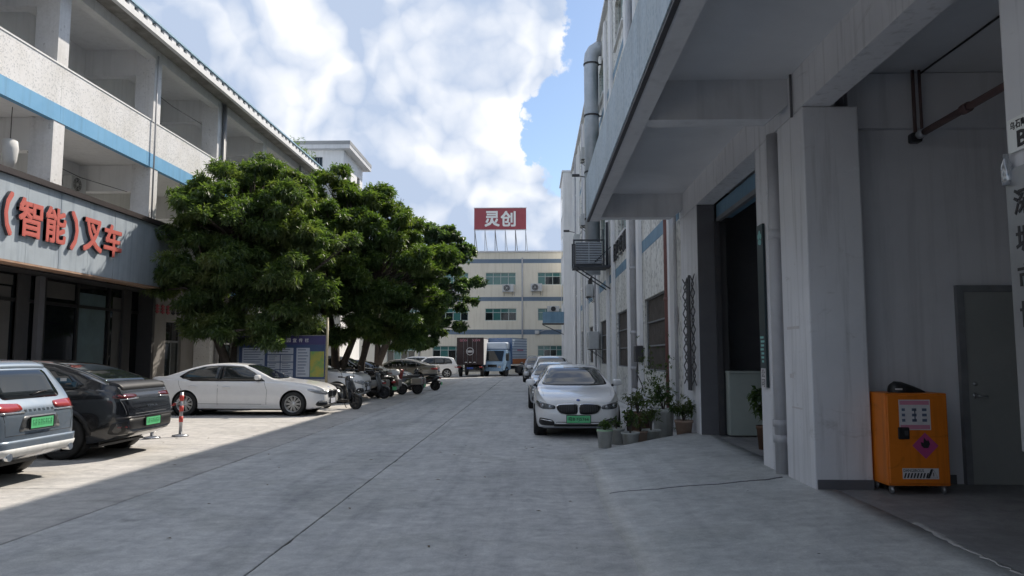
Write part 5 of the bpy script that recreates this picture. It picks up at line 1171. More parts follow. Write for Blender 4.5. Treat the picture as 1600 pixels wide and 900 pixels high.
CUV = dict(id='cuv', L=4.76, W=1.93, H=1.62, wb=2.89, fo=.86, wr=.37, ww=.26, beltz=1.06, roofw=.62,
  top=[(0, .70), (.02, .76), (.1, .84), (.45, .95), (.9, 1.03), (1.2, 1.08), (1.65, 1.32), (2.05, 1.51), (2.45, 1.60), (2.85, 1.62), (3.3, 1.58), (3.8, 1.46), (4.2, 1.31), (4.42, 1.22), (4.58, 1.185), (4.62, 1.10), (4.70, .98), (4.76, .84)],
  belt=[(0, .62), (.1, .76), (.4, .89), (.9, .98), (1.3, 1.03), (3, 1.07), (4.1, 1.13), (4.45, 1.12), (4.6, 1.04), (4.7, .92), (4.76, .78)],
  bot=[(0, .30), (.15, .24), (.5, .20), (4.1, .22), (4.5, .30), (4.76, .42)],
  plan=[(0, .68), (.03, .75), (.12, .84), (.3, .91), (.6, .96), (1.2, .99), (2.5, 1), (3.9, .99), (4.3, .955), (4.58, .89), (4.70, .82), (4.76, .74)],
  side=[[(1.50, 1.06), (1.85, 1.30), (2.2, 1.48), (2.75, 1.515), (2.75, 1.09)], [(2.80, 1.09), (2.80, 1.515), (3.3, 1.48), (3.75, 1.36), (4.02, 1.20), (3.95, 1.15), (3.5, 1.11)]],
  wind=[(-.72, 1.28), (.72, 1.28), (.55, 2.15), (-.55, 2.15)], rear=[(-.52, 3.25), (.52, 3.25), (.66, 4.30), (-.66, 4.30)],
  doors=[[(1.45, .38), (1.43, .75), (1.5, 1.02)], [(2.78, .36), (2.78, 1.06)], [(3.7, .70), (3.85, 1.0), (3.86, 1.12)]], handles=[(2.5, .88), (3.45, .90)], mirror=(1.62, 1.04))
HATCH = dict(SUV, id='hatch', L=4.3, W=1.80, H=1.60, wb=2.6, wr=.33,
  top=[(s*4.3/4.7, z-.07) for s, z in SUV['top']], belt=[(s*4.3/4.7, z-.07) for s, z in SUV['belt']], bot=[(s*4.3/4.7, z-.04) for s, z in SUV['bot']], plan=[(s*4.3/4.7, z) for s, z in SUV['plan']],
  side=[[(s*4.3/4.7, z-.07) for s, z in P] for P in SUV['side']], wind=[(x*.95, s*4.3/4.7) for x, s in SUV['wind']], rear=[(x*.95, z-.07) for x, z in SUV['rear']],
  doors=[[(s*4.3/4.7, z-.07) for s, z in P] for P in SUV['doors']], handles=[(s*4.3/4.7, z-.07) for s, z in SUV['handles']], mirror=(1.52, 1.01), beltz=1.01, fo=.83, roofw=.60)

def car(name, label, S, paintm, loc, rz, style='five', rim='alloy', front=None, back=None, detail=2, trim=False, group='parked cars'):
    t = thing(name, label, 'car', (loc[0], loc[1], 0), rz, group); L = S['L']
    me, bvh = make_body(S, paintm); link(bpy.data.objects.new('body', me), t); arch_liner(S, t); G = MAT['car_glass']
    for m, sg_ in (('R', 1), ('L', -1)):
        A_ = S['side'][0]; Z_ = S['side'][-1]; lo = min(v for P in S['side'] for u, v in P)-.022
        ring = [(A_[0][0]-.05, lo+.0)]+[(u-.02, v+.028) for u, v in A_[1:-1]]
        ring += [(u+.015, v+.028) for u, v in Z_ if v > lo+.2]+[(max(u for u, v in Z_)+.05, [v for u, v in Z_ if u == max(q[0] for q in Z_)][0]), (Z_[-1][0]+.02, lo+.005)]
        patch('window_surround', ring, m, bvh, L, MAT['black_trim'], t, .003, .12, 1)
        for P in S['side']:
            patch('side_window', P, m, bvh, L, G, t, .008, .10, 1)
        if detail > 1:
            for P in S['doors']: seam('door_seam', P, m, bvh, L, MAT['black_trim'], t, .0045)
            for (s, z) in S['handles']: patch('door_handle', [(s-.11, z-.012), (s+.11, z-.006), (s+.11, z+.022), (s-.11, z+.016)], m, bvh, L, MAT[paintm], t, .032, .06, 1, .03)
            seam('sill_line', [(1.75, S['bot'][2][1]+.16), (3.6, S['bot'][2][1]+.17)], m, bvh, L, MAT['black_trim'], t, .005)
        s, z = S['mirror']; hw = S['W']/2
        mo = MB().box(-.10, .10, -.05, .09, -.07, .07, T((sg_*(hw+.06), L/2-s, z+.10)) @ RotZ(-.15*sg_), .045).build('mirror', MAT[paintm], t)
        MB().bar((sg_*(hw-.12), L/2-s-.02, z+.0), (sg_*(hw+.02), L/2-s, z+.06), .05).build('mirror_arm', MAT['black_trim'], mo)
        if trim:
            for sw in (S['fo'], S['fo']+S['wb']):
                R = S['wr']+.05; A = [(sw+math.cos(a)*R*k, S['wr']+math.sin(a)*R*k) for k, rng_ in ((1.0, np.linspace(.05, math.pi-.05, 14)), (1.17, np.linspace(math.pi-.05, .05, 14))) for a in rng_]
                patch('arch_trim', A, m, bvh, L, MAT['black_trim'], t, .010, .2, 0)
    patch('windscreen', S['wind'], 'T', bvh, L, G, t, .006, .10); patch('rear_window', S['rear'], S.get('rearmode', 'T'), bvh, L, G, t, .006, .10)
    for sw in (S['fo'], S['fo']+S['wb']):
        for sg_ in (-1, 1): add_wheel(t, sg_*(S['W']/2-S['ww']/2-.015), L/2-sw, S['wr'], S['ww'], style, rim)
    MB().box(-.7, .7, -L/2+.5, L/2-.5, S['bot'][2][1]-.02, S['bot'][2][1]+.02).build('underbody', MAT['black_trim'], t)
    if front: front(t, S, bvh)
    if back: back(t, S, bvh)
    return t
def plate(t, L, end, z, w, h, mat, text=None, y=None, txtmat='black_letter', tilt=0.0):
    yy = (L/2+(y or .02)) if end == 'F' else (-L/2-(y or .02)); sg_ = 1 if end == 'F' else -1
    M0 = T((0, yy, z)) @ RotX(tilt*sg_)
    p = MB().box(-w/2, w/2, -.008, .008, -h/2, h/2, M0, .003).build('number_plate', MAT[mat], t)
    fr = MB()
    for a in ((-w/2-.012, w/2+.012, h/2, h/2+.012), (-w/2-.012, w/2+.012, -h/2-.012, -h/2), (-w/2-.012, -w/2, -h/2, h/2), (w/2, w/2+.012, -h/2, h/2)): fr.box(a[0], a[1], -.012, .010, a[2], a[3], M0)
    fr.build('plate_frame', MAT['black_trim'], p)
    if text:
        MT = (M0 @ T((0, .0085*sg_, 0)) @ (RotZ(math.pi) if end == 'F' else Matrix.Identity(4)) @ RotX(math.pi/2))
        text_mesh('plate_text', text, 1, MAT[txtmat], MT, p, .003, .012, width=w*.88, height=h*.62)
    else:
        mb = MB()
        for k in range(8):
            x = -w*.42+k*w*.108+(.02*w if k > 1 else 0)
            for q in ((0, .014, -.28, .28), (.05, .064, -.28, .28 if k % 2 else .02), (.014, .05, .20, .28), (.014, .05, -.05, .03 if k % 3 else -.02)): mb.box(x+q[0]*w, x+q[1]*w, sg_*.0085-.001, sg_*.0085+.001, q[2]*h, q[3]*h, M0)
        mb.build('plate_marks', MAT['plate_mark'] if mat == 'plate_green' else MAT['white_letter'], p)['kind'] = 'stuff'
def front_saloon(t, S, bvh, platetext=None, pmat='plate_green', lampm='lamp_dark'):
    L = S['L']
    kid = [(.03, .52), (.025, .66), (.05, .695), (.40, .685), (.455, .64), (.40, .535), (.30, .50), (.08, .50)]
    for sg_ in (1, -1):
        K = kid if sg_ > 0 else mir(kid); cx = sum(p[0] for p in K)/len(K); cz = sum(p[1] for p in K)/len(K)
        ch = patch('grille_surround', [((u-cx)*1.07+cx, (v-cz)*1.13+cz) for u, v in K], 'F', bvh, L, MAT['chrome'], t, .012, .08, 2, .02)
        gr = patch('grille', K, 'F', bvh, L, MAT['black_trim'], t, .018, .08, 2, .02)
        for k in range(8):
            x = sg_*(.06+k*.047); z0, z1 = .525, .675
            if k > 6: z0 = .56
            h = bvh.ray_cast(Vector((x, L/2+2, .6)), Vector((0, -1, 0)))
            if h[0]: MB().bar((x, h[0].y+.018, z0), (x, h[0].y+.014, z1), .008, .02, (0, 1, 0)).build('grille_slat', MAT['dark_alloy'], gr)
        hl_ = [(.47, .60), (.47, .665), (.62, .70), (.80, .745), (.86, .755), (.865, .70), (.82, .625), (.70, .595)]
        H = hl_ if sg_ > 0 else mir(hl_); ho = patch('headlight', H, 'F', bvh, L, MAT[lampm], t, .010, .06, 1)
        for xx, zz in ((.58, .642), (.73, .66)):
            h = bvh.ray_cast(Vector((sg_*xx, L/2+2, zz)), Vector((0, -1, 0)))
            if h[0]: MB().lathe([(0, .012), (.030, .010), (.036, 0), (.03, -.01)], 14, T(h[0]+Vector((0, .010, 0))) @ RotX(-math.pi/2)).build('lamp_lens', MAT['lamp_clear'], ho)
        I = [(.48, .26), (.50, .36), (.60, .40), (.79, .425), (.81, .31), (.77, .27)]; I = I if sg_ > 0 else mir(I); patch('air_intake', I, 'F', bvh, L, MAT['black_trim'], t, .014, .035, 1)
        I2 = [(.52, .345), (.54, .365), (.78, .40), (.78, .385)]; patch('intake_trim', I2 if sg_ > 0 else mir(I2), 'F', bvh, L, MAT['chrome'], t, .022, .035, 0)
        seam('hood_seam', [(sg_*.70, .32), (sg_*.74, .8), (sg_*.74, 1.35)], 'T', bvh, L, MAT['grey_metal'], t, .003)
    patch('lower_grille', [(-.52, .24), (.52, .24), (.46, .34), (-.46, .34)], 'F', bvh, L, MAT['black_trim'], t, .006, .1, 1)
    patch('bumper_lip', [(-.80, .235), (.80, .235), (.80, .21), (-.80, .21)], 'F', bvh, L, MAT['galv'], t, .012, .1, 0)
    h = bvh.ray_cast(Vector((0, L/2-.10, 3)), Vector((0, 0, -1)))
    if h[0]:
        em = MB().lathe([(0, .006), (.03, .006), (.04, .0)], 18, T(h[0]+Vector((0, 0, .002))) @ RotX(-.5)).build('emblem', MAT['plate_blue'], t)
        MB().tube([h[0]+Vector((.041*math.cos(a), .036*math.sin(a), .004-.02*math.sin(a))) for a in np.linspace(0, 2*math.pi, 17)[:-1]], .004, 5, closed=True).build('emblem_ring', MAT['chrome'], em)
    plate(t, L, 'F', .395, .48, .145, pmat, platetext, .03)
def front_plain(t, S, bvh, pmat='plate_blue', grille='chrome'):
    L = S['L']; z = S['top'][0][1]
    gp = [(-.40, z-.24), (.40, z-.24), (.44, z-.06), (-.44, z-.06)]; patch('grille_surround', [(u*1.06, (v-z+.15)*1.16+z-.15) for u, v in gp], 'F', bvh, L, MAT['chrome'], t, .008, .1, 1); g = patch('grille', gp, 'F', bvh, L, MAT['black_trim'], t, .013, .1, 1)
    for k in range(2): patch('grille_bar', [(-.39, z-.20+.08*k), (.39, z-.20+.08*k), (.39, z-.165+.08*k), (-.39, z-.165+.08*k)], 'F', bvh, L, MAT['chrome'], g, .02, .15, 0)
    for sg_ in (1, -1):
        H = [(.50, z-.15), (.50, z-.05), (.70, z-.01), (.86, z+.02), (.86, z-.09), (.72, z-.16)]; patch('headlight', H if sg_ > 0 else mir(H), 'F', bvh, L, MAT['lamp_clear'], t, .010, .07, 1)
        I = [(.50, .36), (.56, .50), (.82, .54), (.84, .40), (.74, .34)]; patch('air_intake', I if sg_ > 0 else mir(I), 'F', bvh, L, MAT['black_trim'], t, .006, .08, 1)
    patch('lower_grille', [(-.44, .32), (.44, .32), (.38, .44), (-.38, .44)], 'F', bvh, L, MAT['black_trim'], t, .006, .1, 1)
    M = T((0, L/2+.035, z-.15)) @ RotX(-math.pi/2); MB().tube([M @ Vector((.085*math.cos(a), .085*math.sin(a), 0)) for a in np.linspace(0, 2*math.pi, 21)[:-1]], .010, 6, closed=True).build('emblem', MAT['chrome'], t)
    plate(t, L, 'F', .50, .44, .14, pmat, None, .03)
def back_cuv(t, S, bvh):
    L = S['L']
    patch('spoiler', [(-.76, 4.40), (.76, 4.40), (.72, 4.60), (-.72, 4.60)], 'T', bvh, L, MAT['black_trim'], t, .035, .1, 1, .05)
    for sg_ in (1, -1):
        Tl = [(.36, 1.00), (.40, 1.045), (.66, 1.055), (.84, 1.04), (.86, .985), (.66, .975)]; patch('tail_light', Tl if sg_ > 0 else mir(Tl), 'B', bvh, L, MAT['lamp_smoke'], t, .010, .07, 1)
        C = [(.34, .965), (.36, .985), (.80, .97), (.80, .955)]; patch('lamp_edge', C if sg_ > 0 else mir(C), 'B', bvh, L, MAT['lamp_clear'], t, .012, .1, 0)
        Rf = [(.60, .50), (.60, .525), (.82, .53), (.82, .505)]; patch('reflector', Rf if sg_ > 0 else mir(Rf), 'B', bvh, L, MAT['lamp_smoke'], t, .008, .1, 0)
    patch('bumper', [(-.86, .40), (.86, .40), (.86, .60), (.60, .66), (-.60, .66), (-.86, .60)], 'B', bvh, L, MAT['black_trim'], t, .012, .1, 1)
    patch('bumper_trim', [(-.84, .655), (.84, .655), (.84, .68), (-.84, .68)], 'B', bvh, L, MAT['dark_alloy'], t, .018, .1, 0)
    seam('tailgate_seam', [(-.80, .95), (-.74, .72), (.74, .72), (.80, .95)], 'B', bvh, L, MAT['grey_metal'], t, .004)
    plate(t, L, 'B', .57, .48, .14, 'plate_green', None, .035)
    text_mesh('badge', 'TESLA', 1, MAT['chrome'], T((0, -L/2-.012, .83)) @ RotX(math.pi/2-.25), t, .004, 0, width=.34, height=.035)
    MB().box(-.05, .05, -.002, .002, -.025, .025, T((-S['W']/2+.085, L/2-3.72, 1.30)) @ RotZ(math.pi/2), 0).build('window_sticker', MAT['paper'], t)
def back_suv(t, S, bvh):
    L = S['L']
    for sg_ in (1, -1):
        Tl = [(.32, .98), (.34, 1.06), (.70, 1.08), (.88, 1.05), (.88, .97), (.60, .95)]; patch('tail_light', Tl if sg_ > 0 else mir(Tl), 'B', bvh, L, MAT['lamp_red'], t, .012, .07, 1)
        E = [(.30, .935), (.32, .955), (.86, .965), (.86, .94)]; patch('lamp_edge', E if sg_ > 0 else mir(E), 'B', bvh, L, MAT['lamp_clear'], t, .014, .1, 0)
        MB().tube([(sg_*.62, -L/2+.06, .40), (sg_*.62, -L/2-.05, .40)], .05, 12).build('exhaust', MAT['chrome'], t)
    patch('plate_recess', [(-.42, .70), (.42, .70), (.34, .90), (-.34, .90)], 'B', bvh, L, MAT['paint_darkgrey'], t, .006, .1, 1)
    patch('bumper', [(-.88, .42), (.88, .42), (.88, .60), (-.88, .60)], 'B', bvh, L, MAT['paint_bluegrey'], t, .04, .05, 1, .05)
    patch('skid_plate', [(-.82, .42), (.82, .42), (.80, .50), (-.80, .50)], 'B', bvh, L, MAT['ac_white'], t, .052, .05, 1, .05)
    patch('roof_spoiler', [(-.60, 4.12), (.60, 4.12), (.58, 4.32), (-.58, 4.32)], 'T', bvh, L, MAT['paint_bluegrey'], t, .03, .1, 1, .04)
    seam('tailgate_seam', [(-.70, 1.04), (-.66, .66), (.66, .66), (.70, 1.04)], 'B', bvh, L, MAT['black_trim'], t, .004)
    plate(t, L, 'B', .80, .46, .145, 'plate_green', None, .025)
    mb = MB()
    for k in range(7): x = -.27+k*.09; mb.box(x-.025, x+.025, -.004, .004, -.018, .018, T((x*0, -L/2+.028, .965)) @ RotX(-.3))
    mb.build('badge', MAT['chrome'], t)
    h = bvh.ray_cast(Vector((0, -L/2-2, 1.16)), Vector((0, 1, 0)))
    if h[0]: MB().tube([h[0]+Vector((0, -.02, 0)), h[0]+Vector((.16, -.015, .035)), h[0]+Vector((.34, .0, .05))], .010, 6).build('wiper', MAT['black_trim'], t)
def back_plain(t, S, bvh):
    L = S['L']; z = S['top'][-1][1]
    for sg_ in (1, -1):
        Tl = [(.42, z-.07), (.42, z+.0), (.66, z+.03), (.84, z+.02), (.84, z-.09), (.62, z-.10)]; patch('tail_light', Tl if sg_ > 0 else mir(Tl), 'B', bvh, L, MAT['lamp_red'], t, .010, .07, 1)
    plate(t, L, 'B', z-.12, .44, .14, 'plate_blue', None, .025)

HP = math.pi/2
car('parked_car', 'blue grey sport utility car cut off by the left edge, tail to the lane', SUV, 'paint_bluegrey', (-6.72-2.35, 9.98), HP, 'five', 'alloy', None, back_suv)
car('parked_car', 'black fastback electric car parked tail out beside the blue grey car', CUV, 'paint_black', (-6.72-2.38, 12.92), HP, 'aero', 'dark_alloy', None, back_cuv, 2, True)
car('parked_car', 'white saloon seen side on in front of the notice board', SEDAN, 'paint_white', (-5.92-2.53, 21.65), -HP, 'multi', 'alloy', lambda t, S, b: front_saloon(t, S, b, None, 'plate_pale', 'lamp_clear'), None)
car('parked_car', 'white saloon with green plate facing the camera beside the potted plants', SEDAN, 'paint_white', (.90, 15.35+2.53), math.pi, 'multi', 'alloy', lambda t, S, b: front_saloon(t, S, b, '粤B·FJ5766'), None)
car('parked_car', 'white sport utility car nosing out between the notice board and the motorbikes', SUV, 'paint_white', (-6.15-2.35, 27.25), -HP, 'five', 'alloy', lambda t, S, b: front_plain(t, S, b, 'plate_pale'), None)
car('parked_car', 'black sport utility car in the shade of the mango trees', SUV, 'paint_black', (-6.5-2.35, 33.8), -HP, 'five', 'dark_alloy', lambda t, S, b: front_plain(t, S, b), None, 1)
car('parked_car', 'blue grey saloon parked behind the green scooter', SEDAN, 'paint_steelblue', (-6.2-2.53, 37.4), -HP, 'five', 'alloy', lambda t, S, b: front_saloon(t, S, b, None, 'plate_blue', 'lamp_clear'), None, 1)
car('parked_car', 'taupe saloon with red tail lights beyond the motorbikes', SEDAN, 'paint_taupe', (-8.35, 45.0), HP, 'five', 'alloy', None, back_plain, 1)
car('parked_car', 'white hatchback standing at the far end of the parking area', HATCH, 'paint_white', (-8.05, 57.0), HP+.15, 'five', 'alloy', None, back_plain, 1)
car('parked_car', 'white car half hidden behind the white hatchback at the far wall', HATCH, 'paint_white', (-10.2, 61.5), HP, 'five', 'alloy', None, back_plain, 1)
car('parked_car', 'silver saloon directly behind the white saloon with the green plate', SEDAN, 'paint_silver', (.72, 23.2+2.6), math.pi, 'five', 'alloy', lambda t, S, b: front_saloon(t, S, b, None, 'plate_blue', 'lamp_clear'), None, 1)
car('parked_car', 'white car third in the row along the right wall', SUV, 'paint_white', (.78, 34.0), math.pi, 'five', 'alloy', lambda t, S, b: front_plain(t, S, b), None, 1)
car('parked_car', 'dark sport utility car at the far end of the right hand row', SUV, 'paint_darkgrey', (.20, 46.5+2.4), math.pi, 'five', 'alloy', lambda t, S, b: front_plain(t, S, b), None, 1)
car('parked_car', 'dark car standing crosswise beyond the blue truck', SEDAN, 'paint_darkgrey', (.9, 62.5), HP, 'five', 'alloy', None, None, 1)

# ================================================================== TRUCKS (front looks along local +Y)
def truck(label, loc, rz, kind):
    t = thing('box_truck', label, 'truck', loc, rz, 'trucks at the end of the lane'); W = 1.06
    bl_ = 4.1 if kind == 'brown' else 3.3; y1 = 1.0; y0 = y1-bl_
    box_m = 'truck_brown' if kind == 'brown' else 'truck_pale'
    MB().box(-W, W, y0, y1, .95, 3.08, None, .03).build('cargo_box', MAT[box_m], t)
    MB().box(-.45, .45, y0+.1, y1+1.7, .55, .80).build('chassis', MAT['black_trim'], t)
    # cab
    sec = [(1.08, .55, 1.95, 2.05), (1.2, .5, 2.08, 2.1), (2.0, .5, 2.12, 2.12), (2.35, .5, 1.6, 1.62), (2.62, .48, 1.15, 1.16), (2.70, .50, .95, .96)]
    c = MB(); vs_ = []; n = 8
    for (y, zb, zs, zt) in sec:
        w = .95; vs_ += [(-w, y, zb), (w, y, zb), (w, y, zb+(zs-zb)*.55), (w*.97, y, zs-.03), (w*.9, y, zt), (-w*.9, y, zt), (-w*.97, y, zs-.03), (-w, y, zb+(zs-zb)*.55)]
    fs_ = [(i*n+k, i*n+(k+1) % n, (i+1)*n+(k+1) % n, (i+1)*n+k) for i in range(len(sec)-1) for k in range(n)]+[tuple(range(n))[::-1], tuple((len(sec)-1)*n+k for k in range(n))]
    c.add(vs_, fs_); cab = c.build('cab', MAT['truck_cab' if kind == 'blue' else 'truck_brown'], t)
    w = MB().add([(-.78, 2.09, 2.03), (.78, 2.09, 2.03), (.84, 2.60, 1.22), (-.84, 2.60, 1.22)], [(0, 1, 2, 3)]); wo_ = w.build('windscreen', MAT['car_glass'], t); md_ = wo_.modifiers.new('t', 'SOLIDIFY'); md_.thickness = .03; md_.offset = 0; wo_.location = (0, .03, .02)
    for sg_ in (-1, 1):
        boxo('side_window', MAT['car_glass'], t, sg_*.95-.012, sg_*.95+.012, 1.45, 2.05, 1.25, 1.85)
        MB().box(sg_*.62-.16, sg_*.62+.16, 2.67, 2.73, .68, .84, None, .02).build('headlight', MAT['lamp_clear'], t)
        MB().box(sg_*1.10-.08, sg_*1.10+.08, 2.25, 2.32, 1.3, 1.75, None, .02).build('mirror', MAT['black_trim'], t)
        for y, r in ((1.95, .39), (y0+1.0, .39)): add_wheel(t, sg_*.86, y, r, .24, 'aero', 'dark_alloy')
        boxo('side_guard', MAT['steel'], t, sg_*.98-.02, sg_*.98+.02, y0+1.6, y1-.1, .55, .62)
    boxo('front_bumper', MAT['truck_cab' if kind == 'blue' else 'black_trim'], t, -.93, .93, 2.68, 2.76, .42, .64, .02); boxo('grille', MAT['black_trim'], t, -.4, .4, 2.68, 2.72, .75, .95)
    if kind == 'blue':
        MB().box(-.90, .90, 1.10, 1.9, 2.15, 2.75, None, .12).build('wind_deflector', MAT['truck_pale'], t)
        boxo('box_front', MAT['paint_truckblue'], t, -W-.01, W+.01, y1+.002, y1+.06, .95, 3.12); boxo('roof_trim', MAT['paint_truckblue'], t, -W-.02, W+.02, y0, y1, 3.082, 3.13)
        for sg_ in (-1, 1):
            for k in range(7): z = 1.52+k*.22; boxo('side_rib', MAT['truck_stripe'], t, sg_*(W+.012)-.01, sg_*(W+.012)+.01, y0+.05, y1-.02, z, z+.05)
            boxo('lower_panel', MAT['truck_orange'], t, sg_*(W+.01)-.008, sg_*(W+.01)+.008, y0+.02, y1-.02, .98, 1.40)
            boxo('faded_print', MAT['label_pink'], t, sg_*(W+.026)-.003, sg_*(W+.026)+.003, y0+.9, y1-1.0, 2.06, 2.18)
    else:
        for sg_ in (-1, 1):
            boxo('rear_door', MAT['truck_brown'], t, sg_*.53-.50, sg_*.53+.50, y0-.03, y0-.002, 1.0, 3.02, .008)
            for k in range(2): MB().tube([(sg_*(.2+.3*k), y0-.05, 1.0), (sg_*(.2+.3*k), y0-.05, 3.0)], .015, 6).build('lock_rod', MAT['grey_metal'], t)
            boxo('tail_light', MAT['lamp_red'], t, sg_*.85-.13, sg_*.85+.13, y0-.04, y0+.02, .72, .84)
            for k in range(3): boxo('side_stripe', MAT['barrier_red' if k % 2 else 'white_letter'], t, sg_*(W+.008)-.004, sg_*(W+.008)+.004, y0+.3+k*1.2, y0+1.0+k*1.2, 1.0, 1.06)
        for k in range(3): boxo('reflector', MAT['white_letter'], t, -.4+k*.33, -.22+k*.33, y0-.045, y0-.032, 1.12, 1.17)
        text_mesh('letter', 'GDEV', 1, MAT['label_pink'], F_negY((-.5, y0-.031, 2.86)), t, .004, 0, width=.62, height=.17); text_mesh('letter', '3399', 1, MAT['label_pink'], F_negY((.48, y0-.031, 2.86)), t, .004, 0, width=.62, height=.17)
        M = T((0, y0-.055, 2.0)) @ RotX(math.pi/2); MB().tube([M @ Vector((.28*math.cos(a), .28*math.sin(a), 0)) for a in np.linspace(0, 2*math.pi, 25)[:-1]], .022, 6, closed=True).build('emblem', MAT['grey_plaster'], t)
        mb = MB()
        for k in range(4): mb.box(-.2+.11*k, -.13+.11*k, y0-.06, y0-.05, 1.90, 2.08)
        mb.box(-.22, .22, y0-.06, y0-.05, 1.97, 2.0); mb.build('emblem_bar', MAT['grey_plaster'], t)
        boxo('rear_bumper', MAT['black_trim'], t, -.95, .95, y0+.0, y0+.08, .42, .52); boxo('number_plate', MAT['plate_blue'], t, -.25, .25, y0-.06, y0-.045, .62, .76)
        boxo('side_board', MAT['grey_plaster'], t, W+.001, W+.02, y0+.05, y1-.05, .96, 3.0)
    return t
truck('dark brown box truck seen from behind at the end of the lane', (-4.95, 61.2, 0), -.03, 'brown')
truck('blue and white box truck with orange lower panel facing the lane', (-2.45, 62.4, 0), math.pi-.36, 'blue')

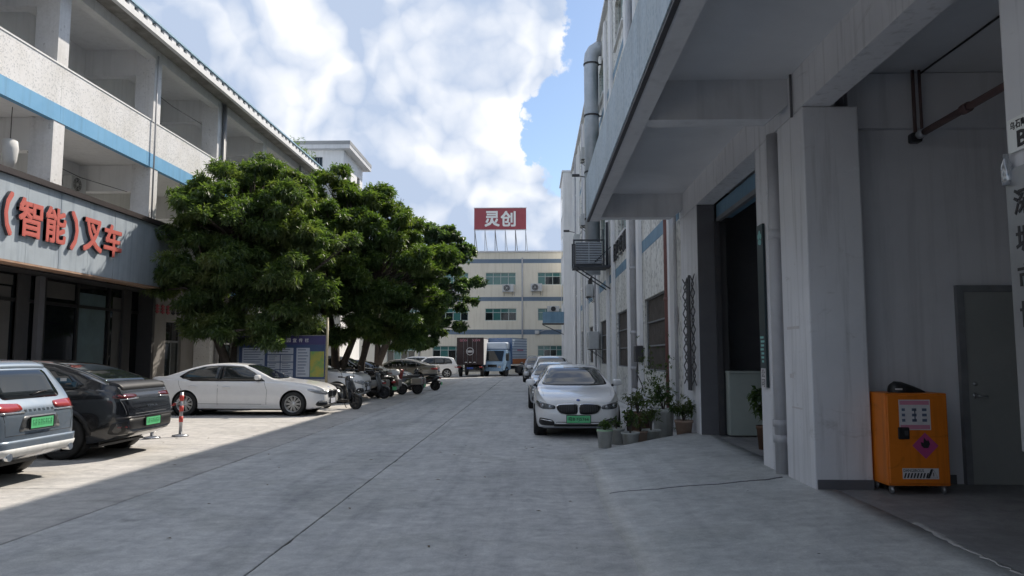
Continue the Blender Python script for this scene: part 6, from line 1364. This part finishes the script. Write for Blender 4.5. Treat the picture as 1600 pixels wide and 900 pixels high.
# ================================================================== SCOOTERS AND MOTORBIKES (front looks along local +Y)
def loft(secs, n=14):
    """secs: (y, z, half width, half height); an oval tube along y."""
    vs_ = []
    for (y, z, w, h) in secs:
        for k in range(n):
            a = 2*math.pi*k/n; ca, sa = math.cos(a), math.sin(a); vs_.append((w*math.copysign(abs(ca)**.7, ca), y, z+h*math.copysign(abs(sa)**.7, sa)))
    fs_ = [(i*n+k, i*n+(k+1) % n, (i+1)*n+(k+1) % n, (i+1)*n+k) for i in range(len(secs)-1) for k in range(n)]+[tuple(range(n))[::-1], tuple((len(secs)-1)*n+k for k in range(n))]
    return MB().add(vs_, fs_, True)
def scooter(label, loc, rz, paintm, case=None, side=None, shield=True, seat='seat_vinyl', front_case=None):
    t = thing('motor_scooter', label, 'scooter', (loc[0], loc[1], 0), rz, 'motor scooters parked along the lane'); r = .24
    for y in (.64, -.62): add_wheel(t, 0.001, y, r, .11, 'five', 'dark_alloy')
    P = MAT[paintm]
    loft([(-.85, .62, .05, .04), (-.75, .62, .13, .09), (-.45, .58, .17, .16), (-.15, .50, .15, .16), (-.02, .40, .12, .10), (.05, .33, .08, .04)]).build('body', P, t)
    loft([(-.05, .28, .13, .04), (.1, .27, .15, .035), (.35, .27, .14, .035), (.45, .30, .10, .04)]).build('floorboard', MAT['black_trim'], t)
    loft([(-.72, .76, .10, .035), (-.6, .77, .15, .05), (-.25, .76, .15, .05), (.0, .74, .11, .045), (.08, .72, .05, .02)]).build('seat', MAT[seat], t)
    sh = MB(); pts = [(.40, .26, .10), (.43, .45, .20), (.40, .65, .21), (.34, .82, .17), (.28, .95, .12)]; vs_ = []
    for (y, z, w) in pts:
        for k in range(9): u = k/8*2-1; vs_.append((u*w, y+.10*(1-u*u), z))
    sh.add(vs_, [(i*9+k, i*9+k+1, (i+1)*9+k+1, (i+1)*9+k) for i in range(len(pts)-1) for k in range(8)], True); so = sh.build('leg_shield', P, t); md_ = so.modifiers.new('t', 'SOLIDIFY'); md_.thickness = .04
    loft([(.42, .44, .06, .03), (.52, .50, .08, .035), (.66, .505, .085, .03), (.82, .44, .07, .03), (.88, .36, .05, .02)]).build('front_mudguard', P, t)
    loft([(-.5, .42, .08, .03), (-.66, .50, .09, .03), (-.86, .42, .08, .025), (-.92, .30, .06, .02)]).build('rear_mudguard', MAT['black_trim'], t)
    f = MB()
    for sg_ in (-1, 1): f.tube([(sg_*.075, .64, r), (sg_*.07, .52, .60), (sg_*.03, .42, .86)], .022, 8)
    f.build('fork', MAT['dark_metal'], t)
    h = MB().tube([(-.36, .22, 1.02), (-.2, .30, 1.00), (0, .32, .98), (.2, .30, 1.00), (.36, .22, 1.02)], .017, 8).build('handlebar', MAT['dark_metal'], t)
    for sg_ in (-1, 1):
        MB().tube([(sg_*.36, .22, 1.02), (sg_*.25, .275, 1.01)], .024, 8).build('grip', MAT['rubber'], h)
        MB().tube([(sg_*.24, .28, 1.01), (sg_*.30, .26, 1.20)], .008, 6).build('mirror_arm', MAT['dark_metal'], t); MB().lathe([(0, .012), (.05, .01), (.058, 0), (.05, -.012), (0, -.014)], 14, T((sg_*.31, .255, 1.24)) @ RotX(math.pi/2)).build('mirror', MAT['black_trim'], t)
    loft([(.25, .98, .08, .05), (.34, .97, .12, .085), (.42, .95, .10, .07), (.45, .94, .05, .04)]).build('handlebar_cowl', P, t)
    MB().lathe([(0, .03), (.05, .025), (.065, 0), (.06, -.02)], 16, T((0, .44, .945)) @ RotX(-math.pi/2)).build('headlight', MAT['lamp_clear'], t)
    MB().box(-.09, .09, -.90, -.84, .56, .64, None, .015).build('tail_light', MAT['lamp_red'], t)
    e = MB().tube([(.12, -.30, .26), (.15, -.5, .27), (.15, -.85, .33)], [.035, .055, .05], 10).build('exhaust', MAT['steel'], t)
    MB().bar((-.1, .0, .25), (-.22, .05, .01), .02).build('kick_stand', MAT['dark_metal'], t)
    MB().box(-.09, .09, -.955, -.945, .28, .42, None, 0).build('number_plate', MAT['plate_green' if paintm != 'paint_white' else 'plate_pale'], t)
    rk = MB()
    for sg_ in (-1, 1): rk.tube([(sg_*.10, -.55, .76), (sg_*.10, -.95, .82)], .012, 6)
    rk.build('rack', MAT['dark_metal'], t)
    if case:
        c = loft([(-1.08, .98, .16, .08), (-1.02, 1.0, .20, .13), (-.72, 1.0, .20, .14), (-.66, .99, .15, .09)]).build('top_case', MAT[case], t); boxo('case_band', MAT['paint_red'], c, -.21, .21, -1.06, -.68, .95, .985)
    if side:
        for sg_ in (-1, 1): MB().box(sg_*.28-.10, sg_*.28+.10, -.92, -.42, .42, .72, None, .05).build('pannier', MAT[side], t)
    return t
scooter('black scooter standing in front of the white saloon nose', (-6.2, 23.7), -HP-.5, 'paint_black', None, None)
scooter('dark grey scooter just beyond the white sport utility car', (-6.55, 29.2), -HP-.1, 'paint_darkgrey', None, None)
scooter('dark motorbike with white and red top case and grey panniers', (-6.3, 31.0), HP-.9, 'paint_black', 'paint_white', 'paint_taupe')
scooter('green scooter with grey panniers standing across the edge of the lane', (-5.75, 32.6), HP-.12, 'paint_olive', None, 'paint_taupe')
scooter('black scooter furthest along the row of motorbikes', (-5.4, 36.0), HP-.2, 'paint_black', None, None)
scooter('white scooter between the dark motorbike and the green scooter', (-6.35, 31.9), -HP+.3, 'paint_white', None, None)
scooter('red scooter with its handlebar showing above the green scooter', (-5.9, 34.4), HP-.4, 'paint_red', None, None)
scooter('slim white scooter nearest the white sport utility bumper', (-6.75, 29.9), HP-.5, 'paint_white', None, None)
scooter('dark blue scooter squeezed in behind the dark grey scooter', (-7.3, 30.4), -HP-.2, 'paint_steelblue', None, None)
